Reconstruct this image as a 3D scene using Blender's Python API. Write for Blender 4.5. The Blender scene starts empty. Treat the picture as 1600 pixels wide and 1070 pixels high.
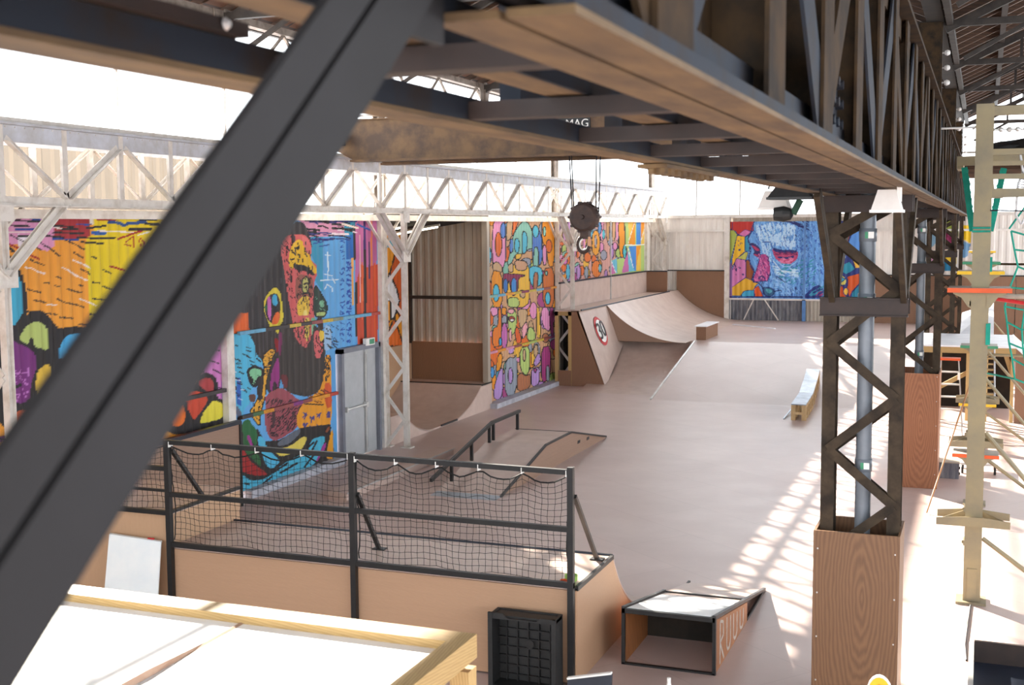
import bpy, math, random
import numpy as np
from mathutils import Vector, Matrix

# ------------------------------------------------------------------ camera
F_PX, YAW, PIT, ROL, CAM_H = 1906.49, -0.36838, -0.09374, 0.00714, 4.5
def cam_axes():
    f = np.array([math.sin(YAW)*math.cos(PIT), math.cos(YAW)*math.cos(PIT), math.sin(PIT)])
    r = np.cross(f, [0, 0, 1]); r = r/np.linalg.norm(r)
    d = np.cross(f, r)
    c, s = math.cos(ROL), math.sin(ROL)
    return np.array([c*r+s*d, -s*r+c*d, f])
CAM_M = cam_axes()
sc = bpy.context.scene
C = sc.collection
camd = bpy.data.cameras.new('camera'); cam = bpy.data.objects.new('camera', camd); C.objects.link(cam)
R3 = Matrix([[CAM_M[0][i], -CAM_M[1][i], -CAM_M[2][i]] for i in range(3)])
cam.matrix_world = Matrix.Translation((0, 0, CAM_H)) @ R3.to_4x4()
camd.sensor_width = 36.0; camd.lens = F_PX*36.0/1600.0
camd.clip_start = 0.05; camd.clip_end = 400
camd.dof.use_dof = True; camd.dof.focus_distance = 22.0; camd.dof.aperture_fstop = 5.6
sc.camera = cam

# ------------------------------------------------------------------ light
world = bpy.data.worlds.new('sky'); sc.world = world; world.use_nodes = True
bg = world.node_tree.nodes['Background']
bg.inputs[0].default_value = (0.86, 0.93, 1.0, 1); bg.inputs[1].default_value = 3.2
sund = bpy.data.lights.new('sun', 'SUN'); sun = bpy.data.objects.new('sun', sund); C.objects.link(sun)
sund.energy = 25.0; sund.angle = math.radians(0.6); sund.color = (1.0, 0.91, 0.78)
sun.rotation_euler = Vector((1.73, -1.65, -1.0)).to_track_quat('-Z', 'Y').to_euler()
sun.location = (-30, 40, 25)
vs = sc.view_settings
vs.view_transform = 'Standard'; vs.look = 'None'; vs.gamma = 1.0; vs.use_curve_mapping = False
vs.exposure = 0.95

# ------------------------------------------------------------------ materials
def lin(c):
    o = []
    for v in c[:3]:
        v = v/255.0
        o.append(v/12.92 if v <= 0.04045 else ((v+0.055)/1.055)**2.4)
    return (o[0], o[1], o[2], 1.0)
MATS = {}
def newmat(name):
    m = bpy.data.materials.new(name); m.use_nodes = True
    nt = m.node_tree; b = nt.nodes['Principled BSDF']
    return m, nt, b
def N(nt, t, **kw):
    n = nt.nodes.new(t)
    for k, v in kw.items():
        setattr(n, k, v)
    return n
def mixc(nt, fac, a, b, mode='MIX'):
    n = nt.nodes.new('ShaderNodeMix'); n.data_type = 'RGBA'; n.blend_type = mode
    for s, v in ((0, fac), (6, a), (7, b)):
        if hasattr(v, 'links') or hasattr(v, 'is_linked'):
            nt.links.new(v, n.inputs[s])
        else:
            n.inputs[s].default_value = v
    return n.outputs[2]
def coords(nt, scale=(1, 1, 1)):
    tc = N(nt, 'ShaderNodeTexCoord'); mp = N(nt, 'ShaderNodeMapping')
    mp.inputs['Scale'].default_value = scale
    nt.links.new(tc.outputs['Object'], mp.inputs[0])
    return mp.outputs[0]
def noise(nt, vec, scale, detail=4, rough=0.6, lo=0.35, hi=0.65):
    n = N(nt, 'ShaderNodeTexNoise'); n.inputs['Scale'].default_value = scale
    n.inputs['Detail'].default_value = detail; n.inputs['Roughness'].default_value = rough
    nt.links.new(vec, n.inputs['Vector'])
    r = N(nt, 'ShaderNodeMapRange'); r.inputs[1].default_value = lo; r.inputs[2].default_value = hi
    nt.links.new(n.outputs[0], r.inputs[0])
    return r.outputs[0]
def bump(nt, b, h, strength=0.2, dist=0.01):
    n = N(nt, 'ShaderNodeBump'); n.inputs['Strength'].default_value = strength
    n.inputs['Distance'].default_value = dist
    nt.links.new(h, n.inputs['Height']); nt.links.new(n.outputs[0], b.inputs['Normal'])
def simple(name, c1, c2=None, scale=6.0, rough=0.6, metal=0.0, stretch=(1, 1, 1), lo=0.35, hi=0.65, bm=0.0, spec=0.4):
    m, nt, b = newmat(name)
    b.inputs['Roughness'].default_value = rough; b.inputs['Metallic'].default_value = metal
    b.inputs['Specular IOR Level'].default_value = spec
    if c2 is None:
        c2 = tuple(v*0.88 for v in c1)
    f = noise(nt, coords(nt, stretch), scale, lo=lo, hi=hi)
    nt.links.new(mixc(nt, f, lin(c1), lin(c2)), b.inputs['Base Color'])
    if bm:
        bump(nt, b, f, bm, 0.004)
    MATS[name] = m
    return m
def woodmat(name, c1, c2, axis, freq=9.0, dist=3.0, rough=0.55):
    """plywood face with long grain along the given axis"""
    m, nt, b = newmat(name)
    st = [1.0, 1.0, 1.0]; st['XYZ'.index(axis)] = 0.12
    v = coords(nt, tuple(st))
    w = N(nt, 'ShaderNodeTexWave'); w.wave_type = 'BANDS'
    w.bands_direction = 'DIAGONAL'
    w.inputs['Scale'].default_value = freq; w.inputs['Distortion'].default_value = dist
    w.inputs['Detail'].default_value = 3.0; w.inputs['Detail Scale'].default_value = 1.4
    nt.links.new(v, w.inputs['Vector'])
    st2 = [30.0, 30.0, 30.0]; st2['XYZ'.index(axis)] = 1.2
    f2 = noise(nt, coords(nt, tuple(st2)), 1.5, 5, 0.7, 0.3, 0.7)
    col = mixc(nt, w.outputs[1], lin(c1), lin(c2))
    col = mixc(nt, 0.35, col, mixc(nt, f2, lin(c1), lin(c2)))
    nt.links.new(col, b.inputs['Base Color'])
    b.inputs['Roughness'].default_value = rough
    MATS[name] = m
    return m

simple('dark_steel', (40, 44, 52), (46, 36, 28), 5, 0.7, 0.0, lo=0.45, hi=0.75, spec=0.12)
simple('dark_steel_soft', (44, 42, 43), (38, 36, 36), 3, 0.7, 0.0, spec=0.2)
simple('rust_steel', (64, 48, 32), (40, 33, 27), 7, 0.8, 0.0, spec=0.1)
simple('flange_rust', (112, 88, 58), (76, 58, 40), 9, 0.75, 0.0, stretch=(1, 0.25, 1))
simple('plate_brown', (52, 38, 33), (40, 30, 27), 6, 0.6, 0.0)
simple('lace_steel', (72, 60, 47), (46, 39, 33), 6, 0.7, 0.0, spec=0.15)
simple('crane_rust', (124, 96, 68), (88, 70, 58), 2.2, 0.7, 0.0, lo=0.38, hi=0.62)
simple('white_paint', (224, 217, 209), (190, 178, 164), 5, 0.5, 0.0, lo=0.45, hi=0.8)
simple('white_plate', (206, 208, 216), (186, 184, 184), 4, 0.5, 0.0)
simple('roof_steel', (62, 54, 48), (42, 36, 32), 4, 0.7)
simple('roof_steel_pale', (150, 140, 130), (110, 98, 88), 4, 0.7)
simple('black_metal', (26, 26, 28), (36, 34, 33), 8, 0.45, 0.0)
simple('black_plastic', (40, 40, 40), (30, 30, 30), 9, 0.5)
simple('net_black', (26, 25, 25), (34, 33, 32), 9, 0.8)
simple('grey_pvc', (128, 134, 142), (112, 118, 126), 3, 0.35)
simple('concrete', (188, 188, 196), (160, 160, 168), 4, 0.9)
simple('sheet_white', (240, 234, 226), (226, 218, 210), 3, 0.5, stretch=(1, 1, 0.25))
simple('sheet_grey', (176, 166, 152), (158, 146, 132), 3, 0.5, stretch=(1, 1, 0.25))
simple('sheet_dirty', (130, 128, 130), (82, 84, 94), 6, 0.5, stretch=(2, 1, 0.3))
simple('door_grey', (178, 180, 182), (168, 170, 172), 3, 0.5)
simple('frame_grey', (124, 126, 136), (110, 112, 122), 3, 0.5)
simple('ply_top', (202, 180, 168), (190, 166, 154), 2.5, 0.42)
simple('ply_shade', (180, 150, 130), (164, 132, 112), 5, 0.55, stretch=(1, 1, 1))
simple('steel_plate', (170, 180, 192), (140, 148, 158), 6, 0.35, 0.4)
simple('board_white', (238, 240, 238), (226, 232, 234), 2, 0.35)
simple('table_white', (246, 244, 240), (236, 232, 226), 2, 0.6)
simple('galv', (150, 136, 104), (132, 122, 100), 3, 0.5, 0.1)
simple('copper_rod', (176, 124, 78), (150, 104, 66), 3, 0.5)
simple('dark_green', (30, 70, 50), (24, 56, 40), 4, 0.6)
simple('alu', (206, 204, 200), (180, 178, 176), 3, 0.35, 0.3)
simple('orange_paint', (226, 92, 40), (206, 84, 38), 4, 0.5)
simple('yellow_paint', (232, 190, 40), (214, 172, 36), 4, 0.5)
simple('green_paint', (70, 150, 110), (60, 130, 96), 4, 0.5)
simple('teal', (24, 160, 136), (16, 136, 118), 7, 0.7)
simple('rope_white', (224, 222, 220), (200, 198, 200), 9, 0.9)
simple('hook_iron', (78, 58, 50), (58, 46, 44), 8, 0.6)
simple('lamp_white', (232, 226, 220), (220, 212, 206), 4, 0.4)
simple('dark_void', (46, 38, 30), (30, 26, 22), 3, 0.9)  # dark tone; on ribs and hollow backs it paints shade in
simple('red_paint', (196, 40, 44), (180, 36, 40), 5, 0.5)
simple('paint_white', (240, 238, 234), (230, 226, 220), 5, 0.5)
simple('paint_black', (24, 24, 26), (32, 32, 34), 5, 0.5)
simple('letters', (196, 190, 182), (170, 160, 150), 12, 0.8)
simple('navy', (34, 40, 54), (28, 34, 46), 4, 0.4)
simple('lime', (150, 186, 90), (130, 168, 80), 6, 0.6)
simple('blue_paint', (96, 140, 196), (84, 124, 178), 4, 0.5)
simple('skate_white', (238, 238, 242), (222, 222, 228), 3, 0.4)
def cathedral(name, c1, c2):
    m, nt, b = newmat(name)
    mp = N(nt, 'ShaderNodeMapping'); tc = N(nt, 'ShaderNodeTexCoord'); nt.links.new(tc.outputs['Object'], mp.inputs[0])
    mp.inputs['Location'].default_value = (-0.06, 0, -0.24); mp.inputs['Scale'].default_value = (1.0, 1.0, 0.22)
    w = N(nt, 'ShaderNodeTexWave'); w.wave_type = 'RINGS'; w.rings_direction = 'Y'
    w.inputs['Scale'].default_value = 10.0; w.inputs['Distortion'].default_value = 9.0; w.inputs['Detail'].default_value = 3.0; w.inputs['Detail Scale'].default_value = 0.55; w.inputs['Detail Roughness'].default_value = 0.65
    nt.links.new(mp.outputs[0], w.inputs['Vector'])
    f2 = noise(nt, coords(nt, (60, 60, 2.0)), 1.5, 5, 0.7, 0.3, 0.7)
    col = mixc(nt, w.outputs[1], lin(c1), lin(c2)); col = mixc(nt, 0.3, col, mixc(nt, f2, lin(c1), lin(c2)))
    nt.links.new(col, b.inputs['Base Color']); b.inputs['Roughness'].default_value = 0.5; MATS[name] = m
cathedral('ply_box', (126, 90, 60), (100, 69, 45))
cathedral('ply_box_red', (156, 100, 64), (128, 78, 48))
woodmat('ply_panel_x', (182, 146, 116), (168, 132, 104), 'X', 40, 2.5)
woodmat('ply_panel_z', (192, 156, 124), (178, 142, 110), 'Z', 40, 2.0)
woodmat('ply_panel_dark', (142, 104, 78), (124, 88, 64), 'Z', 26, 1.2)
woodmat('ply_old', (178, 112, 62), (110, 72, 46), 'Z', 14, 3.0)
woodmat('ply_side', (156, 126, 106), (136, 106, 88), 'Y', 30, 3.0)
woodmat('timber', (178, 148, 96), (150, 120, 70), 'X', 40, 3.0)
woodmat('timber_y', (184, 154, 102), (156, 126, 76), 'Y', 40, 3.0)
woodmat('timber_z', (196, 164, 108), (166, 134, 84), 'Z', 40, 3.0)
woodmat('pallet_wood', (196, 168, 124), (172, 142, 98), 'Z', 30, 2.0)
woodmat('rafter_wood', (88, 60, 40), (62, 43, 31), 'X', 10, 2.0)

def floor_mat():
    m, nt, b = newmat('skate_floor')
    v = coords(nt)
    f1 = noise(nt, v, 0.7, 5, 0.6, 0.3, 0.7)
    f2 = noise(nt, coords(nt, (0.7, 1.0, 1)), 1.6, 5, 0.6, 0.4, 0.9)
    br = N(nt, 'ShaderNodeTexBrick'); br.offset = 0.5
    br.inputs['Color1'].default_value = (1, 1, 1, 1); br.inputs['Color2'].default_value = (0.955, 0.955, 0.955, 1)
    br.inputs['Mortar'].default_value = (0.84, 0.83, 0.83, 1)
    br.inputs['Scale'].default_value = 1.0; br.inputs['Mortar Size'].default_value = 0.006
    br.inputs['Brick Width'].default_value = 2.5; br.inputs['Row Height'].default_value = 1.25
    rot = N(nt, 'ShaderNodeMapping'); rot.inputs['Rotation'].default_value = (0, 0, math.radians(38))
    nt.links.new(v, rot.inputs[0]); nt.links.new(rot.outputs[0], br.inputs['Vector'])
    col = mixc(nt, f1, lin((204, 182, 174)), lin((192, 168, 160)))
    col = mixc(nt, f2, col, lin((194, 172, 165)))
    col = mixc(nt, 1.0, col, br.outputs[0], 'MULTIPLY')
    nt.links.new(col, b.inputs['Base Color'])
    r = N(nt, 'ShaderNodeMapRange'); r.inputs[3].default_value = 0.38; r.inputs[4].default_value = 0.46
    nt.links.new(f2, r.inputs[0]); nt.links.new(r.outputs[0], b.inputs['Roughness'])
    MATS['skate_floor'] = m
floor_mat()
def tile_mat():
    m, nt, b = newmat('roof_tiles')
    br = N(nt, 'ShaderNodeTexBrick'); br.offset = 0.5
    br.inputs['Color1'].default_value = lin((106, 64, 38)); br.inputs['Color2'].default_value = lin((74, 47, 31))
    br.inputs['Mortar'].default_value = lin((34, 24, 20))
    br.inputs['Scale'].default_value = 1.0; br.inputs['Mortar Size'].default_value = 0.03
    br.inputs['Brick Width'].default_value = 0.9; br.inputs['Row Height'].default_value = 0.28
    rot = N(nt, 'ShaderNodeMapping'); rot.inputs['Rotation'].default_value = (0, 0, math.radians(90))
    nt.links.new(coords(nt), rot.inputs[0]); nt.links.new(rot.outputs[0], br.inputs['Vector'])
    nt.links.new(br.outputs[0], b.inputs['Base Color']); b.inputs['Roughness'].default_value = 0.9
    MATS['roof_tiles'] = m
tile_mat()
def translucent_mat(name, col, transp):
    m = bpy.data.materials.new(name); m.use_nodes = True; nt = m.node_tree
    for n in list(nt.nodes): nt.nodes.remove(n)
    out = N(nt, 'ShaderNodeOutputMaterial')
    d = N(nt, 'ShaderNodeBsdfDiffuse'); t = N(nt, 'ShaderNodeBsdfTranslucent'); tr = N(nt, 'ShaderNodeBsdfTransparent')
    f = noise(nt, coords(nt, (1, 1, 0.3)), 3.0)
    c = mixc(nt, f, lin(col), lin(tuple(v*0.93 for v in col)))
    nt.links.new(c, d.inputs[0]); nt.links.new(c, t.inputs[0])
    m1 = N(nt, 'ShaderNodeMixShader'); m1.inputs[0].default_value = 0.6
    nt.links.new(d.outputs[0], m1.inputs[1]); nt.links.new(t.outputs[0], m1.inputs[2])
    m2 = N(nt, 'ShaderNodeMixShader'); m2.inputs[0].default_value = transp
    nt.links.new(m1.outputs[0], m2.inputs[1]); nt.links.new(tr.outputs[0], m2.inputs[2])
    nt.links.new(m2.outputs[0], out.inputs[0])
    MATS[name] = m
translucent_mat('poly_beige', (76, 68, 58), 0.03)
translucent_mat('poly_clear', (250, 250, 250), 0.88)
def mural_mat():
    m, nt, b = newmat('painted_sheet')
    a = N(nt, 'ShaderNodeAttribute'); a.attribute_name = 'paint'
    f = noise(nt, coords(nt, (1, 3, 0.35)), 4.0, 5, 0.7, 0.35, 0.8)
    col = mixc(nt, f, a.outputs[0], mixc(nt, 0.14, a.outputs[0], (0.05, 0.045, 0.04, 1)))
    nt.links.new(col, b.inputs['Base Color']); b.inputs['Roughness'].default_value = 0.5
    b.inputs['Specular IOR Level'].default_value = 0.3
    MATS['painted_sheet'] = m
mural_mat()

# ------------------------------------------------------------------ mesh helpers
def vnorm(v):
    v = np.array(v, float); return v/np.linalg.norm(v)
OFF = {}
class MB:
    def __init__(self): self.v = []; self.f = []
    def add(self, vs, fs):
        n = len(self.v); self.v += [tuple(map(float, p)) for p in vs]; self.f += [tuple(i+n for i in f) for f in fs]; return self
    BF = [(0, 3, 2, 1), (4, 5, 6, 7), (0, 1, 5, 4), (1, 2, 6, 5), (2, 3, 7, 6), (3, 0, 4, 7)]
    def box(self, x0, x1, y0, y1, z0, z1):
        return self.add([(x0, y0, z0), (x1, y0, z0), (x1, y1, z0), (x0, y1, z0), (x0, y0, z1), (x1, y0, z1), (x1, y1, z1), (x0, y1, z1)], MB.BF)
    def bar(self, p0, p1, wa, wb, a=(0, 0, 1)):
        """box bar from p0 to p1; wa = size along the side closest to a, wb = the other"""
        p0 = np.array(p0, float); p1 = np.array(p1, float); d = vnorm(p1-p0)
        a = np.array(a, float); a = a-d*np.dot(a, d)
        if np.linalg.norm(a) < 1e-6:
            a = np.array([1.0, 0, 0]); a = a-d*np.dot(a, d)
            if np.linalg.norm(a) < 1e-6: a = np.array([0, 1.0, 0])
        a = vnorm(a); b = np.cross(d, a); A = a*wa/2; B = b*wb/2
        return self.add([p0-A-B, p0+A-B, p0+A+B, p0-A+B, p1-A-B, p1+A-B, p1+A+B, p1-A+B], MB.BF)
    def angle(self, p0, p1, w, t, a, b):
        """L section: one leg along a, one along b from the corner line p0-p1"""
        a = vnorm(a); b = vnorm(b); p0 = np.array(p0, float); p1 = np.array(p1, float)
        prof = [(0, 0), (w, 0), (w, t), (t, t), (t, w), (0, w)]
        vs = [p0+a*x+b*y for x, y in prof]+[p1+a*x+b*y for x, y in prof]
        fs = [(i, (i+1) % 6, (i+1) % 6+6, i+6) for i in range(6)]+[(5, 4, 3, 2, 1, 0), (6, 7, 8, 9, 10, 11)]
        return self.add(vs, fs)
    def tube(self, p0, p1, r, n=8, r1=None, cap=True):
        p0 = np.array(p0, float); p1 = np.array(p1, float); d = vnorm(p1-p0)
        a = np.array([0, 0, 1.0]) if abs(d[2]) < 0.9 else np.array([1.0, 0, 0])
        a = vnorm(a-d*np.dot(a, d)); b = np.cross(d, a); r1 = r if r1 is None else r1
        vs = [p0+(a*math.cos(t)+b*math.sin(t))*r for t in np.arange(n)*2*math.pi/n]
        vs += [p1+(a*math.cos(t)+b*math.sin(t))*r1 for t in np.arange(n)*2*math.pi/n]
        fs = [(i, (i+1) % n, (i+1) % n+n, i+n) for i in range(n)]
        if cap: fs += [tuple(range(n-1, -1, -1)), tuple(range(n, 2*n))]
        return self.add(vs, fs)
    def path(self, pts, r, n=5):
        for p, q in zip(pts[:-1], pts[1:]):
            self.tube(p, q, r, n, cap=False)
        return self
    def prism(self, poly, axis, a0, a1):
        """poly: 2-D outline in the two other axes (in XYZ order), extruded along axis"""
        k = 'XYZ'.index(axis)
        def P(p, a):
            q = list(p); q.insert(k, a); return tuple(q)
        n = len(poly); vs = [P(p, a0) for p in poly]+[P(p, a1) for p in poly]
        fs = [(i, (i+1) % n, (i+1) % n+n, i+n) for i in range(n)]+[tuple(range(n-1, -1, -1)), tuple(range(n, 2*n))]
        return self.add(vs, fs)
    def strip(self, prof, axis, a0, a1, thick=None):
        """thin curved sheet: profile polyline (2-D) extruded along axis, thickened along its normal"""
        pr = [np.array(p, float) for p in prof]; t = thick or 0.012; off = []
        for i, p in enumerate(pr):
            d = vnorm(pr[min(i+1, len(pr)-1)]-pr[max(i-1, 0)]); off.append(p+np.array([d[1], -d[0]])*t)
        return self.prism([tuple(p) for p in pr]+[tuple(p) for p in off[::-1]], axis, a0, a1)
    def lathe(self, c, prof, axis='Z', n=20):
        """prof: (radius, height) pairs"""
        k = 'XYZ'.index(axis); u, w = [(1, 2), (2, 0), (0, 1)][k]; vs = []; m = len(prof)
        for r, h in prof:
            for i in range(n):
                q = [0, 0, 0]; q[k] = c[k]+h; q[u] = c[u]+r*math.cos(2*math.pi*i/n); q[w] = c[w]+r*math.sin(2*math.pi*i/n); vs.append(q)
        fs = [(j*n+i, j*n+(i+1) % n, (j+1)*n+(i+1) % n, (j+1)*n+i) for j in range(m-1) for i in range(n)]
        fs += [tuple(range(n-1, -1, -1)), tuple(range((m-1)*n, m*n))]
        return self.add(vs, fs)
    def build(self, name, mat, parent=None, smooth=False, kind=None, label=None):
        off = OFF.get(parent.name, (0, 0, 0)) if parent is not None else (0, 0, 0)
        me = bpy.data.meshes.new(name)
        me.from_pydata([(x-off[0], y-off[1], z-off[2]) for x, y, z in self.v], [], self.f)
        me.materials.append(MATS[mat])
        bm_fix(me)
        if smooth:
            me.polygons.foreach_set('use_smooth', [True]*len(me.polygons))
        o = bpy.data.objects.new(name, me); C.objects.link(o)
        if parent is not None:
            o.parent = parent; OFF[o.name] = off
        if kind: o['kind'] = kind
        if label: o['label'] = label
        return o
import bmesh
def bm_fix(me):
    b = bmesh.new(); b.from_mesh(me); bmesh.ops.recalc_face_normals(b, faces=b.faces); b.to_mesh(me); b.free()
def tag(o, label, cat, group=None):
    o['label'] = label; o['category'] = cat
    if group: o['group'] = group
    return o
def thing(name, label, cat, loc=(0, 0, 0), group=None):
    o = bpy.data.objects.new(name, None); C.objects.link(o); o.location = loc; o.empty_display_size = 0.2
    OFF[o.name] = tuple(loc)
    return tag(o, label, cat, group)
def struct(name, loc=(0, 0, 0), label=None):
    o = bpy.data.objects.new(name, None); C.objects.link(o); o.location = loc; OFF[o.name] = tuple(loc)
    o['kind'] = 'structure'
    if label: o['label'] = label
    return o
def solo(mb, name, mat, label, cat, loc, group=None, smooth=False):
    """a thing that is one mesh, origin at its base"""
    me = bpy.data.meshes.new(name)
    me.from_pydata([(x-loc[0], y-loc[1], z-loc[2]) for x, y, z in mb.v], [], mb.f); me.materials.append(MATS[mat]); bm_fix(me)
    if smooth: me.polygons.foreach_set('use_smooth', [True]*len(me.polygons))
    o = bpy.data.objects.new(name, me); C.objects.link(o); o.location = loc
    return tag(o, label, cat, group)
KIDS = {}
def copy_tree(o, loc=None, parent=None, label=None):
    c = o.copy(); C.objects.link(c)
    if parent is not None: c.parent = parent
    if loc is not None: c.location = loc
    if label: c['label'] = label
    for ch in [k for k in C.objects if k.parent == o]:
        copy_tree(ch, None, c)
    return c
def bx(name, mat, parent, x0, x1, y0, y1, z0, z1, **k):
    return MB().box(x0, x1, y0, y1, z0, z1).build(name, mat, parent, **k)
def arc(x0, z0, x1, z1, n=14):
    """skate transition: tangent to horizontal at (x0,z0), rising to (x1,z1)"""
    L = abs(x1-x0); h = z1-z0; R = (L*L+h*h)/(2*h); s = 1 if x1 > x0 else -1; out = []
    tmax = math.asin(min(1, L/R))
    if h > R: tmax = math.pi-tmax
    for i in range(n+1):
        t = tmax*i/n; out.append((x0+s*R*math.sin(t), z0+R-R*math.cos(t)))
    return out

# ------------------------------------------------------------------ mural painting: colours stored on the wall sheets
def proj_px(P):
    q = (P-np.array([0, 0, CAM_H])) @ CAM_M.T
    return 800+F_PX*q[:, 0]/q[:, 2], 535+F_PX*q[:, 1]/q[:, 2]
def corr(u, pitch=0.2, depth=0.03):
    p = np.mod(u/pitch, 1.0)
    return depth*np.interp(p, [0, .3, .45, .8, .95, 1], [0, 0, 1, 1, 0, 0])
class Paint:
    """paints shapes onto the points of a wall; shape coordinates are photo pixels seen through view()"""
    def __init__(s, P, base):
        s.u, s.v = proj_px(P); s.c = np.empty((len(P), 3)); s.c[:] = lin(base)[:3]; s.rnd = random.Random(5)
        s.t = (0, 0, 1.0)
    def view(s, ox, oy, sca): s.t = (ox, oy, sca); return s
    def T(s, pts): return [(s.t[0]+x/s.t[2], s.t[1]+y/s.t[2]) for x, y in pts]
    def sel(s, pts, pad=0):
        us = [p[0] for p in pts]; vs = [p[1] for p in pts]
        return np.nonzero((s.u >= min(us)-pad) & (s.u <= max(us)+pad) & (s.v >= min(vs)-pad) & (s.v <= max(vs)+pad))[0]
    def inside(s, pts, idx):
        u = s.u[idx]; v = s.v[idx]; r = np.zeros(len(idx), bool); n = len(pts)
        for i in range(n):
            (x0, y0), (x1, y1) = pts[i], pts[(i+1) % n]
            if y0 == y1: continue
            k = ((y0 > v) != (y1 > v)) & (u < (x1-x0)*(v-y0)/(y1-y0)+x0); r ^= k
        return r
    def poly(s, pts, col, line=0, lc=(34, 30, 32), smooth=1):
        p = s.T(pts)
        for _ in range(smooth):
            q = []
            for i in range(len(p)):
                a, b = p[i], p[(i+1) % len(p)]
                q += [(a[0]*.78+b[0]*.22, a[1]*.78+b[1]*.22), (a[0]*.22+b[0]*.78, a[1]*.22+b[1]*.78)]
            p = q
        idx = s.sel(p)
        if len(idx) and col is not None:
            s.c[idx[s.inside(p, idx)]] = lin(col)[:3]
        if line: s._line(p+[p[0]], lc, line)
    def _line(s, p, col, w):
        for a, b in zip(p[:-1], p[1:]):
            idx = s.sel([a, b], w)
            if not len(idx): continue
            d = np.array([b[0]-a[0], b[1]-a[1]]); L = d@d+1e-9
            t = np.clip(((s.u[idx]-a[0])*d[0]+(s.v[idx]-a[1])*d[1])/L, 0, 1)
            du = s.u[idx]-a[0]-t*d[0]; dv = s.v[idx]-a[1]-t*d[1]
            s.c[idx[du*du+dv*dv < w*w/4]] = lin(col)[:3]
    def line(s, pts, col, w): s._line(s.T(pts), col, w)
    def oval(s, x, y, rx, ry, col, line=0, lc=(34, 30, 32), tilt=0.0):
        pts = [(x+rx*math.cos(a)*math.cos(tilt)-ry*math.sin(a)*math.sin(tilt), y+rx*math.cos(a)*math.sin(tilt)+ry*math.sin(a)*math.cos(tilt)) for a in np.arange(14)*2*math.pi/14]
        s.poly(pts, col, line, lc)
    def hatch(s, pts, col, n, ln, ang, w, jit=0.5):
        """n short random brush strokes inside an outline"""
        p = s.T(pts); us = [q[0] for q in p]; vs = [q[1] for q in p]
        for _ in range(n):
            for k in range(8):
                x = s.rnd.uniform(min(us), max(us)); y = s.rnd.uniform(min(vs), max(vs)); r = False
                for i in range(len(p)):
                    (x0, y0), (x1, y1) = p[i], p[(i+1) % len(p)]
                    if (y0 > y) != (y1 > y) and x < (x1-x0)*(y-y0)/(y1-y0)+x0: r = not r
                if r: break
            else: continue
            a = ang+s.rnd.uniform(-jit, jit); L = ln*s.rnd.uniform(.5, 1.2)/2
            s._line([(x-L*math.cos(a), y-L*math.sin(a)), (x+L*math.cos(a), y+L*math.sin(a))], col, w*s.rnd.uniform(.7, 1.3))
    def scribble(s, x, y, w, h, col, lw, n=5):
        """a small group of strokes that reads as a tag"""
        for _ in range(n):
            p = [(x+s.rnd.uniform(0, w), y+s.rnd.uniform(0, h)) for k in range(s.rnd.choice((2, 3, 3, 4)))]
            s.line(p, col, lw)
    def cells(s, box, pal, n, rx, ry, lw):
        x0, y0, x1, y1 = box
        for _ in range(n):
            s.oval(s.rnd.uniform(x0, x1), s.rnd.uniform(y0, y1), s.rnd.uniform(.5, 1.1)*rx, s.rnd.uniform(.5, 1.2)*ry, s.rnd.choice(pal), lw)

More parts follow.
